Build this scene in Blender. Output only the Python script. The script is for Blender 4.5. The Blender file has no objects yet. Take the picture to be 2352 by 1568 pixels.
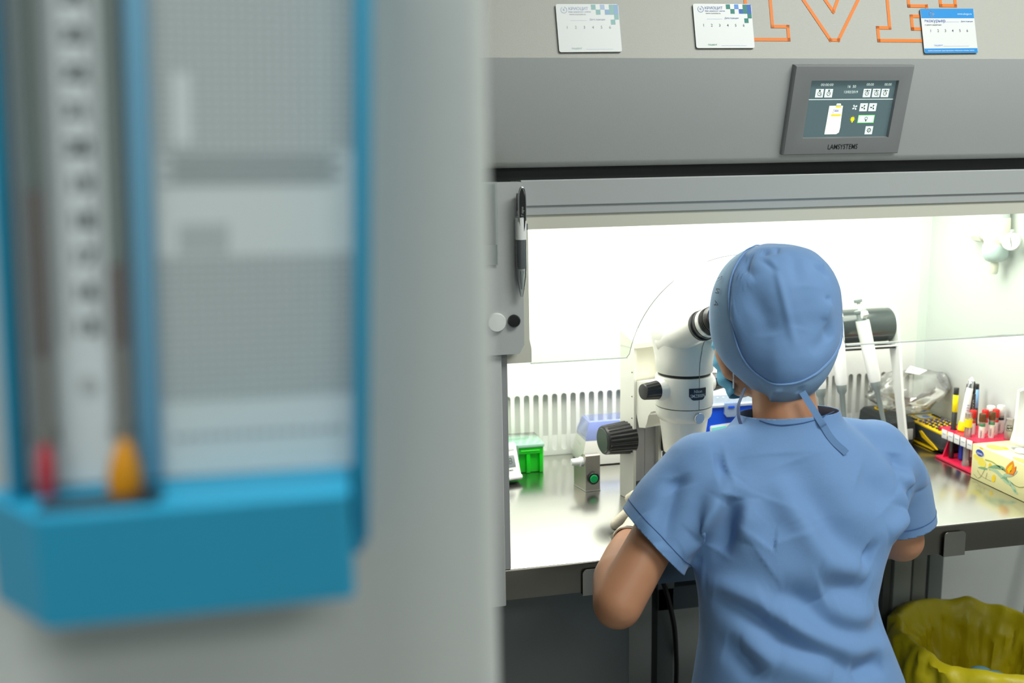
import bpy, bmesh, math, random
from math import sin, cos, pi, radians as rad, sqrt, exp
from mathutils import Vector as V, Matrix as Mx
S = bpy.context.scene
C = S.collection
# ---------------------------------------------------------------- camera
cam = bpy.data.cameras.new('camera'); camo = bpy.data.objects.new('camera', cam); C.objects.link(camo)
Rv = V((.9785, -.2053, -.01715)); Fv = V((.1989, .9631, -.1811)).normalized()
Rv = (Rv - Fv * Rv.dot(Fv)).normalized(); Dv = Fv.cross(Rv)
m = Mx((Rv, -Dv, -Fv)).transposed().to_4x4(); m.translation = (0, 0, 1.5)
camo.matrix_world = m
cam.sensor_width = 36; cam.lens = 2302 / 2352 * 36; cam.clip_start = .01
cam.dof.use_dof = True; cam.dof.focus_distance = 1.75; cam.dof.aperture_fstop = 3.7; cam.dof.aperture_blades = 0
S.camera = camo
# ---------------------------------------------------------------- world, lamps, exposure
w = bpy.data.worlds.new('world'); S.world = w; w.use_nodes = True
w.node_tree.nodes['Background'].inputs[0].default_value = (.80, .9, 1, 1)
w.node_tree.nodes['Background'].inputs[1].default_value = .05
vs = S.view_settings; vs.view_transform = 'Standard'; vs.look = 'None'; vs.exposure = 0; vs.gamma = 1
vs.use_curve_mapping = False
S.cycles.use_denoising = True
S.cycles.max_bounces = 8; S.cycles.transparent_max_bounces = 16
S.cycles.caustics_reflective = False; S.cycles.caustics_refractive = False
def area(name, loc, size, power, col, aim=(0, 0, -1)):
    l = bpy.data.lights.new(name, 'AREA'); l.shape = 'RECTANGLE'; l.size, l.size_y = size
    l.energy = power; l.color = col
    o = bpy.data.objects.new(name, l); C.objects.link(o); o.location = loc
    o.rotation_euler = V(aim).to_track_quat('-Z', 'Y').to_euler(); return o
# ceiling panels of the room, and the work lamp inside the cabinet
area('ceiling_lamp', (1.35, .45, 2.70), (1.2, .6), 36, (.96, 1, .97))
area('ceiling_lamp', (-.40, -.05, 2.70), (.6, .6), 22, (.96, 1, .98))
area('ceiling_lamp', (.6, -1.7, 2.70), (1.2, .6), 25, (.96, 1, .97))
area('work_lamp', (.93, 1.90, 1.470), (1.1, .34), 11, (1, 1, .92))

# ---------------------------------------------------------------- materials
def lin(c):
    return tuple((x / 255 / 12.92) if x / 255 <= .04045 else ((x / 255 + .055) / 1.055) ** 2.4 for x in c) + (1,)
MATS = {}
def mat(name, col, rough=.5, metal=0, var=0, vscale=30, bump=0, bscale=200, coat=0, emit=0, alpha=1, trans=0, spec=.5, sheen=0, sss=0, aniso=0):
    if name in MATS: return MATS[name]
    ma = bpy.data.materials.new(name); ma.use_nodes = True; nt = ma.node_tree; b = nt.nodes['Principled BSDF']
    b.inputs['Base Color'].default_value = lin(col); b.inputs['Roughness'].default_value = rough
    b.inputs['Metallic'].default_value = metal; b.inputs['Specular IOR Level'].default_value = spec
    b.inputs['Coat Weight'].default_value = coat; b.inputs['Alpha'].default_value = alpha
    b.inputs['Transmission Weight'].default_value = trans; b.inputs['Sheen Weight'].default_value = sheen
    if sss:
        b.inputs['Subsurface Weight'].default_value = sss; b.inputs['Subsurface Radius'].default_value = (.02, .008, .004)
        b.inputs['Subsurface Scale'].default_value = .5
    if emit:
        b.inputs['Emission Color'].default_value = lin(col); b.inputs['Emission Strength'].default_value = emit
    tc = nt.nodes.new('ShaderNodeTexCoord')
    if var:
        n = nt.nodes.new('ShaderNodeTexNoise'); n.inputs['Scale'].default_value = vscale; n.inputs['Detail'].default_value = 4
        nt.links.new(tc.outputs['Object'], n.inputs['Vector'])
        mx = nt.nodes.new('ShaderNodeMix'); mx.data_type = 'RGBA'; mx.blend_type = 'MULTIPLY'; mx.inputs[0].default_value = 1
        rp = nt.nodes.new('ShaderNodeMapRange'); rp.inputs[3].default_value = 1 - var; rp.inputs[4].default_value = 1 + var
        nt.links.new(n.outputs['Fac'], rp.inputs[0])
        mx.inputs[6].default_value = lin(col); nt.links.new(rp.outputs[0], mx.inputs[7])
        nt.links.new(mx.outputs[2], b.inputs['Base Color'])
    if bump:
        n2 = nt.nodes.new('ShaderNodeTexNoise'); n2.inputs['Scale'].default_value = bscale; n2.inputs['Detail'].default_value = 3
        nt.links.new(tc.outputs['Object'], n2.inputs['Vector'])
        bp = nt.nodes.new('ShaderNodeBump'); bp.inputs['Strength'].default_value = bump; bp.inputs['Distance'].default_value = .002
        nt.links.new(n2.outputs['Fac'], bp.inputs['Height']); nt.links.new(bp.outputs[0], b.inputs['Normal'])
    MATS[name] = ma; return ma
def thin(name, col, gloss=.06, tint=.9, rough=.03):
    """thin clear sheet: mostly transparent, with a fresnel gloss"""
    if name in MATS: return MATS[name]
    ma = bpy.data.materials.new(name); ma.use_nodes = True; nt = ma.node_tree; nt.nodes.clear()
    o = nt.nodes.new('ShaderNodeOutputMaterial'); t = nt.nodes.new('ShaderNodeBsdfTransparent'); g = nt.nodes.new('ShaderNodeBsdfGlossy')
    d = nt.nodes.new('ShaderNodeBsdfDiffuse'); d.inputs[0].default_value = lin(col)
    t.inputs[0].default_value = lin(col); g.inputs['Roughness'].default_value = rough
    f = nt.nodes.new('ShaderNodeFresnel'); f.inputs[0].default_value = 1.45
    m0 = nt.nodes.new('ShaderNodeMixShader'); m0.inputs[0].default_value = 1 - tint
    nt.links.new(t.outputs[0], m0.inputs[1]); nt.links.new(d.outputs[0], m0.inputs[2])
    mm = nt.nodes.new('ShaderNodeMath'); mm.operation = 'MULTIPLY'; mm.inputs[1].default_value = gloss / .04
    nt.links.new(f.outputs[0], mm.inputs[0])
    m1 = nt.nodes.new('ShaderNodeMixShader'); nt.links.new(mm.outputs[0], m1.inputs[0])
    nt.links.new(m0.outputs[0], m1.inputs[1]); nt.links.new(g.outputs[0], m1.inputs[2]); nt.links.new(m1.outputs[0], o.inputs[0])
    MATS[name] = ma; return ma

# ---------------------------------------------------------------- mesh builder (world coordinates)
def basis(d):
    d = V(d).normalized(); u = d.cross(V((0, 0, 1)))
    if u.length < 1e-4: u = V((1, 0, 0))
    u.normalize(); return u, d.cross(u).normalized(), d
class MB:
    def __init__(s): s.bm = bmesh.new()
    def _mi(s, n0, mi):
        s.bm.faces.ensure_lookup_table()
        for f in s.bm.faces[n0:]: f.material_index = mi
    def box(s, c, sz, bev=0, seg=2, rot=None, mi=0):
        b = bmesh.new(); bmesh.ops.create_cube(b, size=1)
        for v in b.verts: v.co = V((v.co.x * sz[0], v.co.y * sz[1], v.co.z * sz[2]))
        if bev: bmesh.ops.bevel(b, geom=b.edges[:], offset=bev, segments=seg, profile=.5, affect='EDGES')
        M = Mx.Translation(c) @ (rot.to_4x4() if rot else Mx())
        return s._merge(b, M, mi)
    def span(s, x, y, z, bev=0, mi=0):
        return s.box(((x[0] + x[1]) / 2, (y[0] + y[1]) / 2, (z[0] + z[1]) / 2), (x[1] - x[0], y[1] - y[0], z[1] - z[0]), bev, mi=mi)
    def _merge(s, b, M, mi=0):
        mp = {v: s.bm.verts.new(M @ v.co) for v in b.verts}
        for f in b.faces:
            try: nf = s.bm.faces.new([mp[v] for v in f.verts]); nf.material_index = mi
            except ValueError: pass
        b.free(); return s
    def loft(s, rings, closed=True, cap0=True, cap1=True, mi=0):
        rs = [[s.bm.verts.new(p) for p in r] for r in rings]; n = len(rs[0])
        for a, b in zip(rs, rs[1:]):
            for i in range(n if closed else n - 1):
                j = (i + 1) % n
                f = s.bm.faces.new((a[i], a[j], b[j], b[i])); f.material_index = mi
        if closed:
            if cap0: s.bm.faces.new(rs[0][::-1]).material_index = mi
            if cap1: s.bm.faces.new(rs[-1]).material_index = mi
        return s
    def lathe(s, prof, o, d=(0, 0, 1), n=32, mi=0, cap0=True, cap1=True):
        u, v, d = basis(d); o = V(o)
        return s.loft([[o + d * z + (u * cos(2 * pi * k / n) + v * sin(2 * pi * k / n)) * r for k in range(n)] for r, z in prof], True, cap0, cap1, mi)
    def cyl(s, a, b, r0, r1=None, n=24, mi=0, bev=0):
        a, b = V(a), V(b); L = (b - a).length; r1 = r0 if r1 is None else r1
        pr = [(r0, 0), (r1, L)] if not bev else [(r0 - bev, 0), (r0, bev), (r1, L - bev), (r1 - bev, L)]
        return s.lathe(pr, a, b - a, n, mi)
    def tube(s, pts, r, n=10, mi=0, flat=None):
        pts = [V(p) for p in pts]; N = len(pts); rings = []; pu = None
        for i, p in enumerate(pts):
            t = (pts[min(i + 1, N - 1)] - pts[max(i - 1, 0)]).normalized()
            if pu is None: u, v, _ = basis(t)
            else:
                u = (pu - t * pu.dot(t)).normalized(); v = t.cross(u)
            pu = u; rr = r[i] if isinstance(r, (list, tuple)) else r
            rings.append([p + u * cos(2 * pi * k / n) * rr + v * sin(2 * pi * k / n) * rr for k in range(n)])
        return s.loft(rings, mi=mi)
    def ball(s, c, r, n=20, mi=0, rot=None):
        b = bmesh.new(); bmesh.ops.create_uvsphere(b, u_segments=n, v_segments=n // 2 + 2, radius=1)
        r = (r, r, r) if not isinstance(r, (list, tuple)) else r
        M = Mx.Translation(c) @ (rot.to_4x4() if rot else Mx()) @ Mx.Diagonal((*r, 1))
        return s._merge(b, M, mi)
    def prism(s, poly, o, u, v, d, mi=0):
        """polygon in the (u, v) plane at o, extruded by the vector d"""
        o, u, v, d = V(o), V(u), V(v), V(d)
        a = [s.bm.verts.new(o + u * x + v * y) for x, y in poly]; b = [s.bm.verts.new(p.co + d) for p in a]; n = len(a)
        for f in (a, b[::-1]): s.bm.faces.new(f).material_index = mi
        for i in range(n): s.bm.faces.new((a[i], b[i], b[(i + 1) % n], a[(i + 1) % n])).material_index = mi
        return s
    def poly(s, pts, mi=0):
        s.bm.faces.new([s.bm.verts.new(p) for p in pts]).material_index = mi; return s
    def strip(s, pts, wd, th, nrm, mi=0):
        """ribbon along pts, wd wide, th thick, lying flat against nrm (one vector or one per point)"""
        pts = [V(p) for p in pts]; rings = []; N = len(pts)
        for i, p in enumerate(pts):
            t = (pts[min(i + 1, N - 1)] - pts[max(i - 1, 0)]).normalized()
            n_ = V(nrm[i] if isinstance(nrm, list) else nrm); x = t.cross(n_).normalized(); n_ = x.cross(t)
            rings.append([p + x * wd / 2 + n_ * th / 2, p - x * wd / 2 + n_ * th / 2, p - x * wd / 2 - n_ * th / 2, p + x * wd / 2 - n_ * th / 2])
        return s.loft(rings, mi=mi)
    def xf(s, M):
        for v in s.bm.verts: v.co = M @ v.co
        return s
    def text(s, body, size, o, u, v, align='LEFT', mi=0, lift=.0002, spread=1.0):
        for co, fs in [glyphs(body, align)]:
            o, u, v = V(o), V(u).normalized(), V(v).normalized(); n = u.cross(v)
            vs_ = [s.bm.verts.new(o + u * (x * size * spread) + v * (y * size) + n * lift) for x, y in co]
            for f in fs:
                try: s.bm.faces.new([vs_[i] for i in f]).material_index = mi
                except ValueError: pass
        return s
    def build(s, name, mats, parent=None, smooth=35, sub=0, thick=0, keep=None):
        if keep is None: bmesh.ops.recalc_face_normals(s.bm, faces=s.bm.faces[:])
        off = V((0, 0, 0)); q = parent
        while q is not None: off += q.location; q = q.parent
        for v in s.bm.verts: v.co -= off
        me = bpy.data.meshes.new(name); s.bm.to_mesh(me); s.bm.free()
        for mm in (mats if isinstance(mats, (list, tuple)) else [mats]): me.materials.append(mm)
        if smooth:
            me.polygons.foreach_set('use_smooth', [True] * len(me.polygons)); me.set_sharp_from_angle(angle=rad(smooth))
        o = bpy.data.objects.new(name, me); C.objects.link(o)
        if parent is not None: o.parent = parent
        if thick:
            md = o.modifiers.new('solid', 'SOLIDIFY'); md.thickness = thick; md.offset = 0
        if sub:
            md = o.modifiers.new('sub', 'SUBSURF'); md.levels = md.render_levels = sub
        return o
_gl = {}
def glyphs(body, align):
    if (body, align) not in _gl:
        c = bpy.data.curves.new('txt', 'FONT'); c.body = body; c.align_x = align; c.align_y = 'CENTER'; c.size = 1; c.resolution_u = 3; c.offset = .002
        o = bpy.data.objects.new('txt', c); C.objects.link(o)
        me = bpy.data.meshes.new_from_object(o.evaluated_get(bpy.context.evaluated_depsgraph_get()))
        _gl[(body, align)] = ([(v.co.x, v.co.y) for v in me.vertices], [tuple(p.vertices) for p in me.polygons])
        bpy.data.objects.remove(o); bpy.data.meshes.remove(me); bpy.data.curves.remove(c)
    return _gl[(body, align)]
def tag(o, label=None, cat=None, group=None, kind=None):
    for k, v in (('label', label), ('category', cat), ('group', group), ('kind', kind)):
        if v: o[k] = v
    return o
def thing(name, loc, label, cat, group=None):
    o = bpy.data.objects.new(name, None); C.objects.link(o); o.location = loc; o.empty_display_size = .05
    return tag(o, label, cat, group)
def dup(root, loc, label=None, rot=None):
    r = root.copy(); C.objects.link(r); r.location = loc
    if rot is not None: r.rotation_euler = rot
    if label: r['label'] = label
    for ch in list(root.children):
        c = ch.copy(); C.objects.link(c); c.parent = r
        for g in ch.children:
            d = g.copy(); C.objects.link(d); d.parent = c
    return r
def smoothpath(P, n=6):
    """Catmull-Rom through the points"""
    P = [V(p) for p in P]; Q = []
    for i in range(len(P) - 1):
        a, b, c, d = P[max(i - 1, 0)], P[i], P[i + 1], P[min(i + 2, len(P) - 1)]
        for k in range(n):
            t = k / n
            Q.append(.5 * ((2 * b) + (c - a) * t + (2 * a - 5 * b + 4 * c - d) * t * t + (3 * b - a - 3 * c + d) * t ** 3))
    return Q + [P[-1]]
X, Y, Z = V((1, 0, 0)), V((0, 1, 0)), V((0, 0, 1))
# ---------------------------------------------------------------- palette
paint_w = mat('paint_white', (232, 234, 232), .55, var=.02)
wall_b = mat('wall_paint_pale', (222, 224, 221), .7, var=.025, vscale=6, bump=.1, bscale=60)
wall_m = mat('wall_paint', (186, 190, 188), .7, var=.025, vscale=6, bump=.1, bscale=60)
beige = mat('beige_powder_coat', (192, 191, 182), .5, bump=.25, bscale=900, var=.02, vscale=300)
part_m = mat('partition_paint', (190, 193, 190), .7, var=.02, vscale=6, bump=.1, bscale=60)
grey = mat('grey_powder_coat', (188, 190, 188), .42, bump=.12, bscale=900)
greyd = mat('grey_plastic', (134, 136, 136), .45)
barm = mat('sash_bar_grey', (178, 181, 180), .35)
cream = mat('cream_frame', (212, 210, 194), .4)
dark = mat('dark_gap', (30, 32, 32), .6)
white = mat('white_plastic', (238, 240, 236), .35)
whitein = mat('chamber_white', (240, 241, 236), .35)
steel = mat('stainless_steel', (214, 214, 208), .22, 1, var=.05, vscale=12)
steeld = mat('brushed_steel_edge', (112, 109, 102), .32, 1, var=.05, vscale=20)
black = mat('black_plastic', (20, 21, 21), .35)
ink = mat('black_ink', (28, 30, 34), .6)
chrome = mat('chrome', (205, 207, 208), .15, 1)
orange = mat('orange_vinyl', (246, 130, 14), .5)
yellow = mat('yellow_plastic', (250, 208, 10), .4)
red = mat('red_plastic', (226, 42, 34), .4)
label_w = mat('white_label', (242, 242, 238), .6)
blue_ink = mat('blue_ink', (36, 84, 170), .6)
# ================================================================ the room
def struct(name, mb, m, **k): return tag(mb.build(name, m, **k), kind='structure')
struct('floor', MB().span((-2.4, 3.2), (-2.8, 2.6), (-.1, 0)), mat('floor_vinyl', (158, 160, 158), .5, var=.05, vscale=8))
struct('ceiling', MB().span((-2.4, 3.2), (-2.8, 2.6), (2.75, 2.85)), paint_w)
struct('wall_back', MB().span((-2.4, 3.2), (2.45, 2.6), (0, 2.75)), wall_b)
struct('wall_right', MB().span((3.05, 3.2), (-2.8, 2.45), (0, 2.75)), wall_m)
struct('wall_rear', MB().span((-2.4, 3.2), (-2.8, -2.65), (0, 2.75)), wall_m)
struct('wall_far_left', MB().span((-2.4, -2.25), (-2.65, 2.45), (0, 2.75)), wall_m)
# the wall end close to the camera (rounded arris)
wl = [(-2.25, .40), (.066, .40), (.0715, .4015), (.0745, .4045), (.076, .41), (.076, .50), (-2.25, .50)]
struct('wall_left', MB().prism(wl, (0, 0, 0), X, Y, Z * 2.75), part_m)

# ================================================================ the laminar flow cabinet
T = .7993                                                            # worktop height
hood = thing('laminar_flow_cabinet', (.93, 1.92, 0), 'large grey and cream laminar flow cabinet with lit white chamber and steel worktop', 'laboratory cabinet')
XL, XR = .28, 1.60
# upper fascia: leans back from the ridge; control fascia: leans in below it
rY, rZ = 1.614, 1.655
up = V((0, .25, 1)).normalized(); dn = V((0, .2547, -1)).normalized()
nu = X.cross(up); nd = -X.cross(dn)                                # outward normals (towards the room)
MB().prism([(0, 0), (0, .42), (XR - XL, .42), (XR - XL, 0)], (XL, rY, rZ), X, up, -nu * .02).build('upper_panel', beige, hood)
upper = hood.children[0]
MB().prism([(0, 0), (0, .168), (.004, .176), (.012, .182), (.03, .184), (.03, 0)], (XL, rY, rZ), -nd, dn, X * (XR - XL)).build('control_panel', grey, hood)
MB().span((XL + .01, XR - .01), (1.685, 1.70), (1.42, 1.66)).build('gap_shade', dark, hood)  # dark filler sheet; the shade of the gap is put into its colour
MB().span((XL, XR), (1.72, 2.30), (1.50, 2.06)).build('top_housing', beige, hood)
# orange outline lettering on the upper fascia: M and the foot of the next letter
def U(x, s, h=.0006): return V((x, rY, rZ)) + up * s + nu * h
def outline(pts, wd, name):
    mb = MB()
    for (a, b) in zip(pts, pts[1:]):
        d = (V(b) - V(a)).normalized() * wd * .5; nn = V((-d.y, d.x))
        q = [V(a) - d - nn, V(b) + d - nn, V(b) + d + nn, V(a) - d + nn]
        mb.prism([tuple(p) for p in q], U(0, 0, .0002), X, up, nu * .0006)
    return mb.build(name, orange, upper)
sl = .0322
outline([(.7475, .32), (.7475, sl), (.821, sl), (.821, sl + .0225), (.793, sl + .0225), (.793, .32)], .0056, 'lettering')
outline([(.826, .145), (.8975, sl), (.9125, sl), (.982, .145)], .0056, 'lettering')
outline([(.866, .145), (.9075, .0815), (.938, .145)], .0056, 'lettering')
outline([(1.14, sl - .0005), (.9885, sl - .0005), (.9885, sl + .0220), (1.0115, sl + .0220), (1.0115, .32)], .0056, 'lettering')
outline([(1.14, .0528), (1.055, .0528), (1.055, .0752), (1.14, .0752)], .0056, 'lettering')
outline([(1.0520, .30), (1.0520, .0935), (1.086, .0935), (1.087, .086)], .0056, 'lettering')
outline([(1.114, .30), (1.114, .0950), (1.143, .0950), (1.143, .30)], .0056, 'lettering')
# display
def Dp(x, s, h): return V((x, rY, rZ)) + dn * s + nd * h
bez = MB()
x0, x1, s0, s1 = .8265, 1.0505, .0095, .163
def drect(a, b, c, d, h): return [Dp(a, c, h), Dp(b, c, h), Dp(b, d, h), Dp(a, d, h)]
sx0, sx1, ss0, ss1 = .8592, 1.0238, .0345, .1335
e = .007
bez.loft([drect(x0, x1, s0, s1, 0), drect(x0, x1, s0, s1, .009), drect(x0 + .002, x1 - .002, s0 + .002, s1 - .002, .0125), drect(x0 + e, x1 - e, s0 + e, s1 - e, .014),
          drect(sx0, sx1, ss0, ss1, .0135), drect(sx0 + .0008, sx1 - .0008, ss0 + .0008, ss1 - .0008, .006)], cap0=False, cap1=False)
bezel = bez.build('display_bezel', greyd, hood, smooth=25)
scr = mat('screen_glow', (84, 103, 106), .2, emit=.55)
MB().prism([(0, 0), (sx1 - sx0, 0), (sx1 - sx0, ss1 - ss0), (0, ss1 - ss0)], Dp(sx0, ss0, .0062), X, dn, nd * .0002).build('screen', scr, bezel)
sw, sh = sx1 - sx0, ss1 - ss0
px_ = mat('screen_white', (214, 226, 220), .3, emit=.75); px_k = mat('screen_dark', (60, 72, 72), .3, emit=.25)
px_y = mat('screen_yellow', (232, 205, 70), .3, emit=.7); px_yy = mat('screen_lamp_yellow', (250, 236, 0), .3, emit=.7)
px_g = mat('screen_green', (110, 215, 110), .3, emit=.7); px_c = mat('screen_cream', (236, 240, 222), .3, emit=.8); px_v = mat('screen_violet', (150, 150, 190), .3, emit=.7)
SM = [px_, px_k, px_y, px_yy, px_g, px_c, px_v]
g = MB()
def sq(u0, v0, u1, v1, mi=0, h=.0066): g.poly(drect(sx0 + u0 * sw, sx0 + u1 * sw, ss0 + v0 * sh, ss0 + v1 * sh, h), mi)
def st(txt, u, v, size, mi=0, h=.0068, al='CENTER', sp=1): g.text(txt, size * sh, Dp(sx0 + u * sw, ss0 + v * sh, h), X, -dn, al, mi, 0, sp)
def ring(u, v, r, mi=1, h=.0068, t=.25, n=16, a0=0, a1=360):
    k = [rad(a0 + (a1 - a0) * i / n) for i in range(n + 1)]
    P = lambda a, q: Dp(sx0 + u * sw + cos(a) * q * sh, ss0 + v * sh - sin(a) * q * sh, h)
    for a, b in zip(k, k[1:]): g.poly([P(a, r), P(b, r), P(b, r * (1 - t)), P(a, r * (1 - t))], mi)
st('00:00:00', .205, .085, .062, sp=1.12); st('16  50', .487, .115, .066, sp=1.0); st('13/02/2019', .488, .21, .060, sp=1.0)
st('00:00', .698, .082, .060, sp=1.05); st('00:00', .905, .082, .060, sp=1.05)
for u, k in ((.132, 0), (.237, 1), (.678, 2), (.785, 3), (.888, 4)):
    sq(u - .044, .155, u + .044, .30)
    ring(u, .235, .038); sq(u - .008, .172, u + .008, .195, 1, .0068); sq(u - .002, .215, u + .002, .238, 1, .0068); sq(u, .234, u + .016, .24, 1, .0068)
    if k > 1: ring(u - .018, .198, .022, a0=45, a1=190, t=.4, n=8); ring(u + .018, .198, .022, a0=-10, a1=135, t=.4, n=8)
    else: sq(u - .014, .168, u + .014, .176, 1, .0068)
    if k in (0, 3): ring(u + .02, .262, .018, t=.35, n=10)
sq(.0, .33, .995, .342)
# cabinet picture on the screen
def spoly(pts, mi, h=.0066): g.poly([Dp(sx0 + u * sw, ss0 + v * sh, h) for u, v in pts], mi)
spoly([(.27, .445), (.425, .445), (.435, .83), (.43, .915), (.40, .945), (.265, .945)], 5)
spoly([(.345, .44), (.352, .405), (.395, .405), (.405, .44)], 0, .0067); spoly([(.342, .445), (.405, .445), (.405, .478), (.342, .478)], 2, .0068)
spoly([(.335, .52), (.385, .52), (.385, .548), (.335, .548)], 6, .0068); spoly([(.305, .59), (.418, .59), (.418, .628), (.305, .628)], 2, .0068)
spoly([(.325, .505), (.395, .505), (.395, .509), (.325, .509)], 1, .0068); spoly([(.323, .505), (.326, .505), (.326, .58), (.323, .58)], 1, .0068)
def fan(u, v, mi, sc=1, h=.0068, n=4):
    for i in range(n):
        a = 2 * pi * i / n + .5; pts = []
        for r_, da in ((.006, 0), (.03, -.1), (.052, .25), (.05, .75), (.02, .9)):
            pts.append((u + cos(a + da) * r_ * sc * sh / sw, v + sin(a + da) * r_ * sc))
        spoly(pts, mi, h)
fan(.565, .475, 0)
for u in (.668, .773): sq(u - .044, .405, u + .044, .545); fan(u, .475, 1, .9, n=3)
for a in range(8): spoly([(.563 + cos(a * pi / 4 - .15) * .036 * sh / sw, .68 + sin(a * pi / 4 - .15) * .036), (.563 + cos(a * pi / 4) * .056 * sh / sw, .68 + sin(a * pi / 4) * .056), (.563 + cos(a * pi / 4 + .15) * .036 * sh / sw, .68 + sin(a * pi / 4 + .15) * .036)], 3)
spoly([(.563 + cos(t * pi / 8) * .033 * sh / sw, .68 + sin(t * pi / 8) * .033) for t in range(16)], 3); spoly([(.553, .70), (.573, .70), (.569, .742), (.557, .742)], 3)
sq(.625, .61, .817, .752, 4, .0066); sq(.632, .621, .81, .741, 0, .0067)
ring(.72, .672, .03, 1, .0069, .3); sq(.714, .69, .726, .725, 1, .0069)
for a in range(6): spoly([(.72 + cos(a * pi / 5 + pi) * .042 * sh / sw, .672 + sin(a * pi / 5 + pi) * .042), (.72 + cos(a * pi / 5 + pi) * .055 * sh / sw, .672 + sin(a * pi / 5 + pi) * .055), (.722 + cos(a * pi / 5 + pi) * .055 * sh / sw, .678 + sin(a * pi / 5 + pi) * .055)], 1, .0069)
sq(.734, .81, .822, .955); ring(.778, .882, .034, 1, .0069, .28); ring(.778, .882, .011, 1, .0069, .6, 10)
for a in range(8): spoly([(.778 + cos(a * pi / 4 + o_) * r_ * sh / sw, .882 + sin(a * pi / 4 + o_) * r_) for o_, r_ in ((-.2, .032), (-.15, .044), (.15, .044), (.2, .032))], 1, .0069)
tag(g.build('screen_graphics', SM, bezel, smooth=0), kind='stuff')
MB().text('LAMSYSTEMS', .0128, Dp((sx0 + sx1) / 2 - .004, .149, .0141), X, -dn, 'CENTER', 0, .0003, .78).build('lettering', ink, bezel, smooth=0)

# sliding sash: grey bar, cream frame, pane with the arched cut-out for the microscope
bar = [(1.600, 1.4605), (1.600, 1.4215), (1.6035, 1.4195), (1.6035, 1.4062), (1.684, 1.4062), (1.684, 1.4605), (1.602, 1.4625)]  # back deepened to the filler so lamp light is blocked from the gap
MB().prism(bar, (.350, 0, 0), Y, Z, X * (XR - .350)).build('sash_bar', barm, hood, smooth=20)
MB().span((.348, XR), (1.607, 1.613), (1.3825, 1.4065)).build('sash_frame', cream, hood)
MB().prism([(.300, 1.170), (.300, 1.165), (.3045, 1.1605), (.365, 1.1605), (.365, 1.184), (.3617, 1.20), (.3617, 1.392), (.345, 1.392), (.345, 1.182), (.300, 1.182)], (0, 1.607, 0), X, Z, Y * .006).build('sash_frame', cream, hood)
ac, ar = (.742, 1.120), .207
arch = [(ac[0] + ar * cos(a), ac[1] + ar * sin(a)) for a in [rad(t) for t in range(172, 7, -4)]]
arch = [(ac[0] - ar, 1.158)] + [p for p in arch if p[1] > 1.16] + [(ac[0] + ar, 1.154)]
pane = thin('sash_glass', (250, 253, 249), gloss=.035, tint=.985)
mb = MB(); bm = mb.bm                                              # pane in vertical slices around the arch
xs = sorted(set([.345] + [p[0] for p in arch] + [XR - .02]))
top = 1.392
def low(x):
    if x <= arch[0][0] or x >= arch[-1][0]: return 1.1575
    for a, b in zip(arch, arch[1:]):
        if a[0] <= x <= b[0]: return a[1] + (b[1] - a[1]) * (x - a[0]) / max(b[0] - a[0], 1e-6)
rows = [[V((x, y, z)) for y, z in ((1.614, low(x)), (1.614, top), (1.618, top), (1.618, low(x)))] for x in xs]
mb.loft(rows)
for x, z0 in ((arch[0][0], 1.1575), (arch[-1][0], 1.1575)): pass
mb.build('sash_pane', pane, hood, smooth=0)
edge = thin('glass_edge', (246, 252, 248), gloss=.06, tint=.55, rough=.2)
MB().span((.365, ac[0] - ar), (1.6135, 1.6185), (1.1560, 1.1580)).build('pane_edge', edge, hood); MB().span((ac[0] + ar, XR - .02), (1.6135, 1.6185), (1.1545, 1.1568)).build('pane_edge', edge, hood)
MB().tube([V((x, 1.616, z)) for x, z in arch], .0006, 6).build('pane_edge', edge, hood)
# left cover, post
cov = [(.20, 1.182), (.338, 1.182), (.3465, 1.197), (.3465, 1.4585), (.344, 1.4605), (.20, 1.4605)]
MB().prism(cov, (0, 1.578, 0), X, Z, Y * .028).build('side_cover', grey, hood)
MB().span((.18, .310), (1.588, 1.66), (.738, 1.20), .002).build('side_post', grey, hood)
MB().span((.310, .3215), (1.60, 1.64), (.80, 1.19)).build('side_post', mat('post_reveal', (150, 152, 152), .4), hood)
# chamber: side walls, back panel with slots, plenum, roof, lamp
MB().span((.28, .318), (1.70, 2.30), (.80, 1.482)).build('chamber_wall', whitein, hood)
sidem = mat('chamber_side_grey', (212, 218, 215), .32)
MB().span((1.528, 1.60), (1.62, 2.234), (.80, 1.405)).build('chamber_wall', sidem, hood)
rail = MB(); rail.loft([[V((1.528, 2.228, z)), V((1.505, 2.232, z)), V((1.505, 2.236, z)), V((1.532, 2.236, z))] for z in (.80, 1.49)]); rail.build('corner_trim', mat('corner_trim', (222, 230, 224), .4), hood)
MB().span((1.5265, 1.5285), (1.64, 2.23), (.80, .806)).build('corner_trim', white, hood)
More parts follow.
